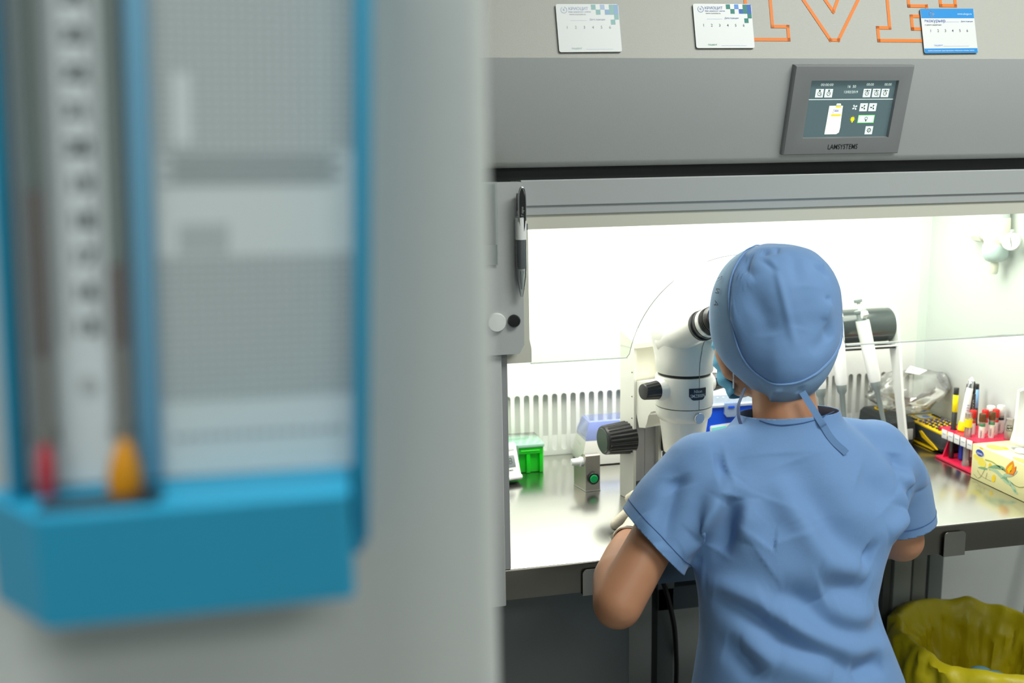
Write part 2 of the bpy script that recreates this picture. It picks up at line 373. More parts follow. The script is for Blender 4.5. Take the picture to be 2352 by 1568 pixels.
# slotted back
bk = MB(); yb = 2.234; pitch = .02256; sw2 = .0067; zb, zt = .812, .9495
n0, n1 = -6, 46
def pl(pts): bk.poly([V((x, yb, z)) for x, z in pts])
xa, xb = .4712 + (n0 - .5) * pitch, .4712 + (n1 + .5) * pitch
pl([(.31, .80), (xa, .80), (xa, 1.49), (.31, 1.49)]); pl([(xb, .80), (1.53, .80), (1.53, 1.49), (xb, 1.49)])
for k in range(n0, n1 + 1):
    c = .4712 + k * pitch; l, r = c - pitch / 2, c + pitch / 2
    pl([(l, zb + sw2), (c - sw2, zb + sw2), (c - sw2, zt - sw2), (l, zt - sw2)]); pl([(c + sw2, zb + sw2), (r, zb + sw2), (r, zt - sw2), (c + sw2, zt - sw2)])
    for sg in (-1, 1):
        e_ = l if sg < 0 else r
        A = [(c + sg * sw2 * cos(rad(t)), zt - sw2 + sw2 * sin(rad(t))) for t in range(0, 91, 15)]
        pl([(e_, zt - sw2)] + A + [(c, 1.49), (e_, 1.49)])
        A = [(c + sg * sw2 * cos(rad(t)), zb + sw2 - sw2 * sin(rad(t))) for t in range(0, 91, 15)]
        pl([(e_, zb + sw2)] + A + [(c, .80), (e_, .80)])
bmesh.ops.remove_doubles(bk.bm, verts=bk.bm.verts[:], dist=1e-5)
bk.build('slotted_back_panel', whitein, hood, smooth=0, thick=.0015)
MB().span((.30, 1.54), (2.252, 2.30), (.80, 1.49)).build('plenum_back', mat('plenum_grey', (232, 234, 228), .5), hood)
MB().prism([(2.238, .80), (2.2525, .80), (2.2525, .845)], (.31, 0, 0), Y, Z, X * 1.22).build('plenum_floor', white, hood)
MB().span((.28, 1.60), (1.70, 2.30), (1.482, 1.50)).build('chamber_roof', white, hood)
tb = MB()
for yy in (1.80, 1.98): tb.cyl((.40, yy, 1.4765), (1.46, yy, 1.4765), .004, n=10)
tb.build('lamp_tube', mat('lamp_tube', (255, 255, 245), .4, emit=3), hood)
# worktop, rolled front edge, clips
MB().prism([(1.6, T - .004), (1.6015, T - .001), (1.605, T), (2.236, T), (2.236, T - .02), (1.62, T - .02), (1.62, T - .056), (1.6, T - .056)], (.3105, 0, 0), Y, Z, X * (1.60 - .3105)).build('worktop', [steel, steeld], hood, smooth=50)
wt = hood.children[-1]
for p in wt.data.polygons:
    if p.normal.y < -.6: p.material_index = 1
for cx in (.4705, 1.180):
    c = MB(); w2, h2, r_ = .0225, .046, .008
    A = [(-w2, 0)] + [(-w2 + r_ - r_ * cos(rad(t)), h2 - r_ + r_ * sin(rad(t))) for t in range(0, 91, 15)] + [(w2 - r_ + r_ * sin(rad(t)), h2 - r_ + r_ * cos(rad(t))) for t in range(0, 91, 15)] + [(w2, 0)]
    c.prism(A, (cx, 1.5925, .7415), X, Z, Y * .002); c.span((cx - w2, cx + w2), (1.5925, 1.625), (.7395, .7415))
    c.build('edge_clip', mat('clip_steel', (150, 147, 142), .28, 1), hood)
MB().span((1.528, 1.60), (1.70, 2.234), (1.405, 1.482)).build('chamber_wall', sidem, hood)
# stand below
frm = mat('frame_grey', (120, 126, 126), .5)
MB().span((.30, 1.58), (1.66, 2.24), (.742, .778)).build('tray', frm, hood)
MB().span((.729, .769), (1.98, 2.02), (0, .742), .003).build('leg', frm, hood)
MB().span((1.365, 1.413), (2.06, 2.11), (0, .742), .003).build('leg', mat('leg_light', (150, 154, 150), .5), hood)
MB().span((1.337, 1.355), (2.06, 2.11), (0, .742)).build('leg', mat('leg_channel', (82, 86, 84), .5), hood)
MB().span((1.417, 1.454), (2.06, 2.11), (0, .742), .003).build('leg', mat('leg_mid', (138, 142, 138), .5), hood)
MB().span((.729, 1.02), (1.98, 2.02), (.497, .553), .003).build('crossbar', mat('frame_blue', (98, 108, 114), .5), hood)
MB().span((.25, .60), (1.78, 2.36), (0, .742), .012).build('under_panel', mat('under_panel_grey', (118, 122, 121), .5), hood)  # plain mid-grey block below the left of the worktop
MB().span((1.56, 1.60), (2.20, 2.24), (.0, .742)).build('leg', frm, hood)
MB().cyl((1.346, 2.0585, .60), (1.346, 2.0600, .60), .004, n=12).build('bolt', dark, hood)

# ---------------------------------------------------------------- fridge cards (flat magnets with print)
def card(name, x0, x1, s0, s1, label, fade, kind, tilt=0):
    t = thing(name, U((x0 + x1) / 2, s0, 0), label, 'card', 'patient cards held on the cabinet fascia')
    wd, ht = x1 - x0, s1 - s0
    ctr = U((x0 + x1) / 2, (s0 + s1) / 2, 0)
    ux = (X * cos(tilt) + up * sin(tilt)); uy = (up * cos(tilt) - X * sin(tilt))
    P = lambda a, b, h: ctr + ux * (a * wd - wd / 2) + uy * (ht / 2 - b * ht) + nu * h
    r_ = .03; k = wd / ht
    poly = []
    for cx_, cy_, a0 in ((r_, r_ * k, 180), (1 - r_, r_ * k, 270), (1 - r_, 1 - r_ * k, 0), (r_, 1 - r_ * k, 90)):
        for q in range(0, 91, 30):
            a = rad(a0 + q); poly.append((cx_ + r_ * cos(a), cy_ + r_ * k * sin(a)))
    mb = MB()
    for h0, h1, mi in ((.0010, .0030, 1), (.0030, .0038, 0)):
        mb.loft([[P(a, b, h0) for a, b in poly], [P(a, b, h1) for a, b in poly]], mi=mi)
    mb.build('plate', [mat('card_white', (238, 239, 237), .4), black], t, smooth=20)
    f = lambda c: tuple(int(x * (1 - fade) + 236 * fade) for x in c)
    cols = [f((36, 84, 170)), f((0, 130, 116)), f((90, 150, 230)), f((0, 96, 190)), f((40, 46, 60)), f((10, 148, 226)), f((245, 248, 250))]
    ms = [mat(f'card_ink_{int(fade*100)}_{i}', c, .5) for i, c in enumerate(cols)]
    pr = MB(); H = .0040
    rect = lambda a, b, c, d, mi: pr.poly([P(a, b, H), P(c, b, H), P(c, d, H), P(a, d, H)], mi)
    tx = lambda s, a, b, z, al='LEFT', mi=4, sp=1: pr.text(s, z * ht, P(a, b, H + .0001), ux, uy, al, mi, 0, sp)
    if kind == 0:
        q = .072; qh = .105
        for i, j, mi in ((3, 0, 1), (5, 0, 2), (7, 0, 1), (8, 0, 3), (4, 1, 1), (6, 1, 3), (7, 1, 1), (8, 1, 3), (8, 2, 1), (7.15, 3, 1)):
            a = .345 + i * q; b = .012 + j * qh
            rect(a, b, min(a + q, .995), b + qh, mi)
        tx('КРИОЦИТ', .195, .10, .085, mi=0, sp=1.02); tx('банк донорских клеток', .195, .165, .042, mi=0, sp=1.0); tx('www.cryocyte.ru', .205, .215, .05, mi=4)
        o_ = P(.125, .125, H)
        for a in range(0, 360, 20):
            if 60 < a < 110: continue
            pr.poly([o_ + (ux * cos(rad(b)) + uy * sin(rad(b))) * r for b, r in ((a, .0054), (a + 20, .0054), (a + 20, .0046), (a, .0046))], 0)
        tx('К', .125, .125, .075, 'CENTER', 0)
        tx('Дата пункции', .52, .325, .05, mi=0); rect(.22, .345, .48, .349, 2)
        tx('ПАЦИЕНТ', .20, .93, .045, mi=1); rect(.43, .945, .86, .949, 2)
        ny = .49
    else:
        rect(.004, .0, .996, .215, 5); rect(.004, .895, .996, 1.0, 5)
        tx('экокурьер', .05, .275, .105, mi=0, sp=.98); tx('с нами надежно', .055, .365, .045, mi=4, sp=1.15)
        tx('www.ekogu.ru', .955, .12, .06, 'RIGHT', 6); tx('Дата пункции', .965, .29, .045, 'RIGHT', 0); rect(.43, .30, .70, .304, 2)
        tx('ПАЦИЕНТ', .19, .83, .045, mi=2); rect(.36, .845, .84, .849, 2)
        tx('профессиональная транспортировка эмбрионов и половых клеток', .5, .945, .04, 'CENTER', 6, .88)
        o_ = P(.20, .125, H)
        for a in range(0, 360, 36):
            pr.poly([o_ + (ux * cos(rad(a + b)) + uy * sin(rad(a + b))) * r for b, r in ((-6, .0018), (-13, .0052), (0, .006), (13, .0052), (6, .0018))], 6)
        ny = .50
    for i in range(6): tx(str(i + 1), .155 + i * .137, ny, .085, 'CENTER', 4)
    tag(pr.build('print', ms, t, smooth=0), kind='stuff')
    return t
card('info_card', .4183, .5235, .0085, .0875, 'faded patient card with pale green and blue squares, far left on the fascia', .66, 0, .012)
card('info_card', .6525, .7560, .0160, .0910, 'bright patient card with green and blue squares beside the orange letter', 0, 0, .006)
card('info_card', 1.0713, 1.1757, .0090, .0880, 'blue banded patient card covering part of the second orange letter', 0, 1, .012)
# ================================================================ things hung on the left cover
def disc_magnet(x, z, r, m, label):
    t = MB().lathe([(r, 0), (r, .005), (r - .0015, .0075), (0.002, .008)], (x, 1.578, z), -Y, 28).build('magnet', m)
    for v in t.data.vertices: v.co -= V((x, 1.578, z))
    t.location = (x, 1.578, z)
    return tag(t, label, 'magnet', 'round magnets on the cover beside the sash')
disc_magnet(.3295, 1.2375, .0102, black, 'small black round magnet on the grey cover left of the chamber')
disc_magnet(.3005, 1.2365, .0155, white, 'larger white round magnet half hidden by the near wall end')
pen = thing('pen', (.341, 1.566, 1.278), 'clear ballpoint pen with black clip and dark grip hanging on the grey cover', 'pen')
clr = thin('clear_plastic', (244, 248, 247), gloss=.08, tint=.90, rough=.08)
MB().lathe([(.0018, 0), (.0035, .006), (.0082, .034), (.0088, .05), (.0088, .125), (.0075, .128), (.0070, .16), (.0062, .165)], (.341, 1.566, 1.278), Z, 20).build('barrel', clr, pen)
MB().lathe([(.0014, .012), (.003, .03), (.0045, .042)], (.341, 1.566, 1.278), Z, 14).build('tip', chrome, pen)
MB().lathe([(.0055, .045), (.0068, .05), (.0068, .088), (.006, .092)], (.341, 1.566, 1.278), Z, 18).build('grip', mat('grip_navy', (52, 66, 80), .6), pen)
MB().lathe([(.0091, .092), (.0091, .127)], (.341, 1.566, 1.278), Z, 20).build('label_sleeve', label_w, pen)
MB().cyl((.341, 1.566, 1.372), (.341, 1.566, 1.435), .0022, n=10).build('refill', mat('refill_pink', (226, 160, 166), .5), pen)
cl = []
for a in range(0, 360, 15): cl.append((.0056 * cos(rad(a)), .0355 * sin(rad(a)) * (1 if abs(sin(rad(a))) < .9 else 1)))
MB().prism(cl, (.342, 1.5575, 1.4155), X, Z, Y * .0025).build('clip', black, pen)
MB().tube(smoothpath([(.3362, 1.558, 1.40), (.336, 1.558, 1.43), (.338, 1.558, 1.448), (.342, 1.558, 1.4525), (.3465, 1.558, 1.447), (.3478, 1.558, 1.43), (.3475, 1.558, 1.40)]), .0011, 8).build('clip_rim', chrome, pen)
MB().text('0.7 signo', .0052, (.342, 1.5572, 1.413), Z, -X, 'CENTER').build('lettering', mat('print_grey', (170, 172, 172), .5), pen, smooth=0)
MB().span((.347, .352), (1.563, 1.567), (1.385, 1.395)).build('clip_foot', clr, pen)
pk = thing('card_pocket', (.292, 1.576, 1.335), 'clear plastic pocket with a white slip, behind the near wall end', 'pocket')
MB().span((.270, .305), (1.5735, 1.5745), (1.33, 1.462)).build('sleeve', clr, pk)
MB().span((.270, .304), (1.5752, 1.5758), (1.330, 1.362)).build('slip', label_w, pk)

# ================================================================ stereo microscope
sc_w = mat('microscope_white', (232, 232, 222), .32, coat=.2)
sc_g = mat('microscope_grey', (176, 176, 178), .35)
rub = mat('black_rubber', (24, 25, 25), .38)
mic = thing('stereo_microscope', (.68, 1.85, .80), 'white stereo microscope with black focus knob standing on the steel worktop', 'microscope')
al = rad(16); fd = V((sin(al), -cos(al), 0)); ld = V((-cos(al), -sin(al), 0)); rd = -ld
B = V((.700, 1.767, 0))
# column
O = V((.636, 1.875, 0)); bl = V((.622, 1.921, 0))
lc = [O, O + rd * .006, V((.630, 1.923, 0)), bl]
MB().loft([[p + Z * z for p in lc] for z in (.80, 1.123)]).build('column', sc_w, mic)
rc = [O + rd * .062, O + rd * .070, O + rd * .070 + V((-.004, .046, 0)), O + rd * .062 + V((-.004, .046, 0))]
MB().loft([[p + Z * z for p in rc] for z in (.80, 1.123)]).build('column', sc_w, mic)
cap = [bl - rd * .001, O + fd * .004, O + rd * .072 + fd * .004, O + rd * .070 - fd * .05]
MB().loft([[p + Z * z for p in cap] for z in (1.120, 1.128)] + [[V((p.x, p.y, 1.150 if i in (0, 3) else 1.130)) for i, p in enumerate(cap)]]).build('column_cap', sc_w, mic)
bk_ = [O + rd * .006 - fd * .006, O + rd * .062 - fd * .006, O + rd * .062 - fd * .04, O + rd * .006 - fd * .04]
MB().loft([[p + Z * z for p in bk_] for z in (.985, 1.12)]).build('column_front', mat('microscope_cream', (222, 220, 206), .4), mic)
for k in (0, 1):
    a = .008 + k * .027
    q = [O + rd * a - fd * .010, O + rd * (a + .0262) - fd * .010, O + rd * (a + .0262) - fd * .03, O + rd * a - fd * .03]
    MB().loft([[p + Z * z for p in q] for z in (.838, .985)]).build('rack_plate', sc_g, mic)
MB().cyl(O + rd * .0346 - fd * .0105 + Z * .952, O + rd * .0346 - fd * .008 + Z * .952, .004, n=14).build('rack_bolt', chrome, mic)
MB().loft([[p + Z * z for p in (O + rd * .006 - fd * .02, O + rd * .062 - fd * .02, O + rd * .062 - fd * .04, O + rd * .006 - fd * .04)] for z in (.80, .84)]).build('column_shade', mat('microscope_shadow_grey', (92, 94, 90), .5), mic)  # column is open here; its inner shade is put into this grey block
# carriage with curved gusset
ca = MB(); mid = O + rd * .034
pr = [(0, .985), (0, 1.052), (.035, 1.058), (.07, 1.06), (.085, 1.055), (.085, 1.004), (.062, 1.004), (.050, .999), (.042, .990), (.036, .972), (.030, .962), (.010, .958)]
ca.prism(pr, mid + ld * .028, fd, Z, rd * .058); ca.build('carriage', sc_w, mic, smooth=30)
MB().cyl(mid + fd * .045 + ld * .005 + Z * .998, mid + fd * .045 + ld * .005 + Z * 1.006, .004, n=12).build('carriage_screw', chrome, mic)
for z, d_ in ((1.07, .012), (1.02, .013), (.975, .014), (.915, .014)):
    p = O.lerp(bl, .12) + Z * z + ld * .0005; MB().cyl(p, p + ld * .0008, .0012, n=8).build('grub_screw', dark, mic)
# focus knob (ribbed, tapering)
def knob(name, c, d, L, r0, r1, ribs, parent, m, capm=None):
    u, v, d = basis(d); c = V(c); n = ribs * 4; rings = []
    for t, rr, dep in ((0, r0 * .86, 0), (.03, r0, 0), (.10, r0, 1), (.86, r1, 1), (.93, r1 * .99, 0), (.985, r1 * .93, 0), (1, r1 * .86, 0)):
        rings.append([c + d * (L * t) + (u * cos(2 * pi * k / n) + v * sin(2 * pi * k / n)) * (rr * (1 - .06 * dep * (k % 4 in (0, 1)))) for k in range(n)])
    k_ = MB().loft(rings).build(name, m, parent, smooth=30)
    if capm: MB().lathe([(r1 * .84, 0), (r1 * .80, .0015)], c + d * L, d, 32).build('knob_cap', capm, k_)
    return k_
kd = V((-.985, -.17, 0))
knob('focus_knob', (.640, 1.902, .930), kd, .066, .0345, .0305, 24, mic, rub, mat('knob_cap_green', (44, 58, 48), .3))
knob('focus_knob', (.70, 1.902, .930), -kd, .066, .0345, .0305, 24, mic, rub)
# optical body
bd = MB(); bd.lathe([(.0375, .935), (.0385, .940), (.0455, .995), (.0462, 1.0)], B, Z, 48); bd.build('nosepiece', sc_w, mic, smooth=40)
bd = MB(); bd.lathe([(.0462, 1.0), (.0515, 1.006), (.0535, 1.012), (.0540, 1.0265)], B, Z, 48); bd.build('mount_ring', sc_w, mic, smooth=40)
MB().lathe([(.0530, 1.0262), (.0530, 1.0285)], B, Z, 48).build('groove', dark, mic)
MB().lathe([(.0545, 1.0282), (.0552, 1.030), (.0552, 1.083), (.0535, 1.087), (.050, 1.0875)], B, Z, 48).build('zoom_body', sc_w, mic, smooth=40)
zb_ = mic.children[-1]
MB().lathe([(.0495, 1.087), (.0495, 1.0935)], B, Z, 48).build('groove', dark, mic)
MB().lathe([(.036, .872), (.040, .876), (.040, .93), (.036, .936)], B, Z, 40).build('objective', rub, mic)
# tube head: round at the bottom, squarer and set back towards the top
def sqr(z, a, f0, f1, p, n=48):
    out = []
    for k in range(n):
        t = 2 * pi * k / n; cx_ = abs(cos(t)) ** (2 / p) * (1 if cos(t) > 0 else -1); sy_ = abs(sin(t)) ** (2 / p) * (1 if sin(t) > 0 else -1)
        out.append(B + rd * (cx_ * a) + fd * ((sy_ * (f1 - f0) / 2) + (f0 + f1) / 2) + Z * z)
    return out
MB().loft([sqr(1.0930, .0530, -.053, .053, 2), sqr(1.0955, .0545, -.0545, .0545, 2), sqr(1.12, .0555, -.056, .0555, 2.1), sqr(1.142, .0575, -.058, .058, 2.4), sqr(1.158, .060, -.058, .052, 2.7), sqr(1.172, .0605, -.058, .036, 3), sqr(1.184, .056, -.055, .022, 3), sqr(1.190, .046, -.046, .008, 3)]).build('tube_head', sc_w, mic, smooth=40)
td = (fd * cos(rad(24)) + Z * sin(rad(24))).normalized()
for sg in (1, -1):
    b0 = B + ld * (.030 * sg) - fd * .012 + Z * 1.150
    o = MB().lathe([(.0300, 0), (.0300, .040), (.0275, .044), (.0272, .105), (.0262, .107)], b0, td, 36).build('eyepiece_tube', sc_w, mic, smooth=40)
    MB().lathe([(.0272, .106), (.0280, .108), (.0280, .113), (.0255, .114), (.0255, .120), (.0272, .121), (.0272, .124), (.026, .1245)], b0, td, 36).build('ring_black', rub, o)
    MB().lathe([(.0262, .124), (.0262, .134), (.025, .135)], b0, td, 36).build('ring_white', sc_w, o)
    MB().lathe([(.0255, .1345), (.0250, .150), (.0225, .158), (.0170, .158), (.0160, .150)], b0, td, 36).build('eyecup', rub, o)
    for q in (.138, .142, .146): MB().tube([b0 + td * q + (basis(td)[0] * cos(2 * pi * k / 30) + basis(td)[1] * sin(2 * pi * k / 30)) * .0256 for k in range(31)], .0006, 6).build('eyecup_rib', rub, o)
for sg in (1, -1):
    c0 = B + ld * (.050 * sg) + Z * 1.063
    MB().lathe([(.024, 0), (.0185, .012), (.0175, .014)], c0, ld * sg, 28).build('knob_boss', sc_w, mic, smooth=50)
    knob('zoom_knob', c0 + ld * sg * .013, ld * sg, .033, .0180, .0155, 14, mic, rub)
# name plate, wrapped on the body; seam; clamp screw
def on(a, z, r): 
    a = rad(a); return B + (fd * cos(a) + rd * sin(a)) * r + Z * z
A0 = -10.0
pl_ = MB(); pts = []
out = [(-18, 1.0698), (18, 1.0698), (18, 1.055), (15, 1.0495), (10, 1.0475), (-10, 1.0475), (-15, 1.0495), (-18, 1.055)]
nsl = 12
for k in range(nsl):
    a, b = -18 + 36 * k / nsl, -18 + 36 * (k + 1) / nsl
    lo = lambda t: 1.0475 if abs(t) < 11 else 1.0475 + (abs(t) - 11) * .0011
    pl_.loft([[on(A0 + t, lo(t), .0553), on(A0 + t, 1.0702, .0553), on(A0 + t, 1.0702, .0563), on(A0 + t, lo(t), .0563)] for t in (a, b)])
npl = pl_.build('name_plate', mat('plate_navy', (18, 26, 38), .3), mic)
lt = MB()
for body, size, zz, al_ in (('Nikon', .0085, 1.0642, 'CENTER'), ('SMZ800N', .0092, 1.0555, 'CENTER')):
    co, fs = glyphs(body, al_); vv = []
    for x, y in co:
        vv.append(lt.bm.verts.new(on(A0 + math.degrees(x * size * .80 / .0563), zz + y * size, .0566)))
    for f in fs:
        try: lt.bm.faces.new([vv[i] for i in f])
        except ValueError: pass
lt.build('lettering', mat('plate_print', (196, 202, 206), .5), npl, smooth=0)
MB().tube([on(-7, 1.0285, .0553), on(-7, 1.05, .0553), on(-7, 1.085, .0553)] + [on(-7, 1.096, .0548), on(-7, 1.12, .0565), on(-5, 1.138, .0582), on(-3, 1.148, .057), on(6, 1.158, .0525), on(6, 1.168, .043), on(6, 1.176, .033)], .0006, 6).build('body_seam', mat('seam_grey', (120, 120, 116), .5), mic)
MB().lathe([(.0105, 0), (.0105, .004), (.0098, .005)], on(-6, 1.012, .0525), fd, 24).build('clamp_screw', mat('screw_blue_grey', (176, 188, 200), .25, .6), mic)
# base plate and stage
MB().span((.655, .79), (1.70, 1.86), (.80, .812), .004).build('stage_base', mat('stage_grey', (128, 128, 124), .4), mic)

# ================================================================ things at the left of the worktop
tray = thing('storage_box', (.45, 2.16, .80), 'bright green plastic box with clear hinged lid, at the back left', 'box')
grn = mat('green_plastic', (0, 208, 20), .35, sss=.0)
bxx = MB(); x0, x1, y0, y1 = .385, .503, 2.114, 2.205
bxx.span((x0, x1), (y0 + .004, y1), (.80, .858), .002); bxx.build('body', grn, tray)
for a, b in ((.384, .392), (.4645, .4735), (.495, .5035)): MB().span((a, b), (2.112, 2.120), (.80, .850), .001).build('rib', grn, tray)
MB().span((.384, .5035), (2.111, 2.12), (.845, .860), .001).build('rim', grn, tray); MB().span((.452, .495), (2.1095, 2.113), (.8515, .8535), .0008).build('rim_bead', mat('green_light', (90, 240, 80), .3), tray)
gl = MB().span((.382, .5055), (2.108, 2.207), (.8605, .868), .001).build('lid', thin('green_tint', (186, 240, 212), gloss=.08, tint=.30, rough=.1), tray)
MB().span((.43, .446), (2.106, 2.109), (.838, .868), .001).build('latch', thin('latch_clear', (190, 235, 205), gloss=.08, tint=.6, rough=.1), tray)
lt = MB()
for r_, n_ in ((0, 17), (1, 14)):
    for k in range(n_): lt.box((.405 + k * .0046 + r_ * .006, 2.160 - r_ * .010, .8683), (.0030, .0022, .0002))
tag(lt.build('print', mat('print_dark_green', (90, 150, 120), .6), tray), kind='stuff')
tm = thing('digital_timer', (.42, 2.05, .80), 'white digital timer with grey display, tilted, in front of the green box', 'timer')
Rt = Mx.Translation((.412, 2.046, .8075)) @ Mx.Rotation(rad(12), 4, 'Z') @ Mx.Rotation(rad(-24), 4, 'X')
def tb_(mb): return mb.xf(Rt)
tb_(MB().box((0, .006, .042), (.062, .014, .082), .006, 3)).build('case', white, tm)
tb_(MB().box((0, .006, .006), (.060, .03, .012), .005, 3)).build('foot', white, tm)
tb_(MB().box((-.002, -.0015, .042), (.044, .002, .026), .0006)).build('display', mat('lcd_grey', (128, 136, 136), .25), tm)
tb_(MB().text('88', .020, (.004, -.0028, .042), (1, 0, 0), (0, 0, 1), 'CENTER')).build('display_digits', mat('lcd_digit', (92, 98, 98), .4), tm, smooth=0)
tb_(MB().box((.0, -.0012, .070), (.046, .002, .010), .0008)).build('button_strip', mat('timer_grey', (206, 210, 208), .4), tm)
tb_(MB().text('TIMER', .0048, (.006, -.0014, .022), (1, 0, 0), (0, 0, 1), 'CENTER')).build('lettering', ink, tm, smooth=0)
# brushed metal switch box with green button and white spout
swm = mat('switch_box_steel', (178, 172, 164), .38, 1, bump=.15, bscale=700)
sb = thing('switch_box', (.572, 1.98, .80), 'small steel box with lit green push button and white spout', 'switch box')
prf = [(0, 0), (0, .0785), (.003, .081), (.010, .0815), (.016, .079), (.052, .040), (.052, 0)]
MB().prism([(0, .0015), (0, .0775), (.0025, .080), (.014, .080), (.053, .044), (.053, .0015)], (.558, 1.957, .80), V((-.22, .975, 0)), Z, V((.0322, .0025, 0))).build('body', [swm], sb, smooth=25)
MB().prism([(-.001, 0), (-.001, .002), (.054, .002), (.054, 0)], (.5575, 1.957, .80), V((-.22, .975, 0)), Z, V((.0335, .0026, 0))).build('base_flange', mat('flange', (206, 204, 196), .4, .5), sb)
ctr = V((.5745, 1.9575, .8285)); nb = V((.077, -.997, 0))
MB().lathe([(.0134, 0), (.0134, .003), (.0120, .0045), (.0088, .0045)], ctr, nb, 32).build('button_ring', black, sb)
MB().lathe([(.0086, .0030), (.0086, .0055), (.0075, .0066), (.001, .0068)], ctr, nb, 28).build('button', mat('button_green', (0, 150, 76), .3, emit=.25), sb)
MB().tube([ctr + nb * .0072 + V((cos(k * pi / 8) * .0022, 0, -.002 + sin(k * pi / 8) * .0022)) for k in range(17)], .0003, 5).build('button_mark', mat('button_mark', (60, 190, 120), .4), sb)
MB().lathe([(.0105, 0), (.0105, .008), (.0085, .009), (.0070, .026), (.0060, .027), (.0035, .0271)], (.557, 1.972, .8625), V((-.98, -.05, .02)), 24).build('spout', white, sb, smooth=40)
# grey instrument with blue translucent lid
tb2 = thing('dry_block', (.665, 2.17, .80), 'pale grey bench unit with blue translucent lid against the back wall', 'bench unit')
gq = mat('unit_grey', (222, 222, 214), .4)
def fr(z, i, x0=.600, x1=.745, y0=2.128, y1=2.218): return [V((x0 + i, y0 + i, z)), V((x1 - i, y0 + i, z)), V((x1 - i, y1 - i * .3, z)), V((x0 + i, y1 - i * .3, z))]
MB().loft([fr(.802, 0), fr(.822, .001), fr(.856, .010)]).build('body', gq, tb2, smooth=20)
MB().span((.605, .74), (2.133, 2.213), (.80, .803)).build('foot', dark, tb2)
ltb = MB().loft([fr(.856, .010), fr(.868, .011), fr(.897, .022), fr(.899, .026)]).build('lid', thin('blue_tint', (176, 194, 255), gloss=.10, tint=.45, rough=.12), tb2, smooth=20)
MB().span((.625, .72), (2.155, 2.205), (.857, .878), .003).build('tube_block', mat('block_blue_grey', (176, 186, 226), .4), tb2)
lt = MB()
for r_ in range(6): lt.box((.6005 + .0035 + r_ * .00115, 2.176 - (r_ % 2) * .003, .846 - r_ * .005), (.0004, .030 - (r_ % 3) * .006, .0011), rot=Mx.Rotation(rad(-14), 3, 'Y'))
tag(lt.build('print', mat('print_pale_grey', (188, 190, 186), .6), tb2), kind='stuff')

# blue case behind the microscope
bc = thing('carry_case', (.92, 2.10, .80), 'blue case with translucent lid and clear latch, behind the microscope', 'case')
blu = mat('case_blue', (10, 78, 214), .35)
def cr(z, i, y=0): return [V((.852 + i, 2.05 + i, z)), V((1.06 - i, 2.05 + i, z)), V((1.06 - i, 2.16 - i, z)), V((.852 + i, 2.16 - i, z))]
MB().loft([cr(.80, .006), cr(.93, .0), cr(.938, .003)]).build('body', blu, bc, smooth=25)
lidm = thin('lid_clear', (214, 228, 244), gloss=.08, tint=.45, rough=.15)
MB().loft([cr(.939, -.004), cr(.944, -.004), cr(.946, .003), cr(.964, .008)]).build('lid', lidm, bc, smooth=25)
for k in range(14): MB().span((.866 + k * .0135, .871 + k * .0135), (2.0565, 2.0585), (.948, .960), .0004).build('lid_rib', mat('lid_rib', (220, 230, 244), .4), bc)
MB().prism([(-.015, .016), (-.015, -.010), (-.010, -.016), (.010, -.016), (.015, -.010), (.015, .016)], (.9225, 2.043, .932), X, Z, Y * .006).build('latch', thin('latch_blue', (190, 214, 248), gloss=.08, tint=.5, rough=.1), bc)
MB().span((.915, .930), (2.0415, 2.0435), (.936, .941)).build('latch_slot', blu, bc)
MB().prism([(.876, .82), (.876, .8935), (.878, .896), (1.02, .9075), (1.02, .82)], (0, 2.0492, 0), X, Z, Y * .002).build('label', label_w, bc)
MB().prism([(.879, .823), (.879, .892), (.914, .895), (.914, .823)], (0, 2.0485, 0), X, Z, Y * .001).build('label_panel', mat('label_cyan', (140, 236, 236), .5), bc)

# ================================================================ pipette stand and pipettes
ps = thing('pipette_stand', (1.17, 2.05, .80), 'white pipette stand with black curved top at the back of the worktop', 'pipette stand')
for xx in (1.075, 1.334):
    P_ = [(1.985, 0), (2.012, 0), (2.040, .10), (2.068, .20), (2.094, .285), (2.112, .325), (2.118, .338), (2.106, .345), (2.082, .345), (2.062, .325), (2.045, .26), (2.02, .13)]
    MB().prism([(y, .80 + z) for y, z in P_], (xx, 0, 0), Y, Z, X * .006).build('side_plate', white, ps)
MB().span((1.075, 1.34), (2.0, 2.012), (.80, .806)).build('foot_bar', white, ps)
hd = [(2.098 - .042 * cos(rad(a)), 1.098 + .040 * sin(rad(a))) for a in range(-80, 95, 8)]
MB().prism(hd + [(2.112, 1.13), (2.112, 1.06)], (1.081, 0, 0), Y, Z, X * .253).build('top_hood', mat('hood_black', (58, 66, 68), .16, coat=.3), ps, smooth=40)
MB().span((1.081, 1.334), (2.052, 2.056), (1.0535, 1.0565)).build('rail', white, ps)
MB().span((1.081, 1.334), (2.056, 2.10), (1.048, 1.053)).build('shelf', dark, ps)
pw = mat('pipette_white', (244, 245, 243), .35); pg = mat('pipette_grey', (134, 144, 144), .45)
p0 = thing('pipette', (0, 0, 0), 'white pipette with grey nozzle hanging rightmost on the stand, beside the side plate', 'pipette', 'pipettes hanging on the stand')
def ov(z, a, b, n=20): return [V((a * cos(2 * pi * k / n), b * sin(2 * pi * k / n), z)) for k in range(n)]
L0 = .115
MB().loft([ov(L0 - .012, .0105, .0105), ov(L0, .0135, .0135), ov(L0 + .06, .0142, .0148), ov(L0 + .125, .0150, .016), ov(L0 + .133, .0145, .0155)]).build('handle', pw, p0)
MB().lathe([(.0125, L0 + .133), (.0105, L0 + .134), (.0105, L0 + .150), (.013, L0 + .151), (.014, L0 + .156), (.010, L0 + .158)], (0, 0, 0), Z, 20).build('volume_collar', pg, p0)
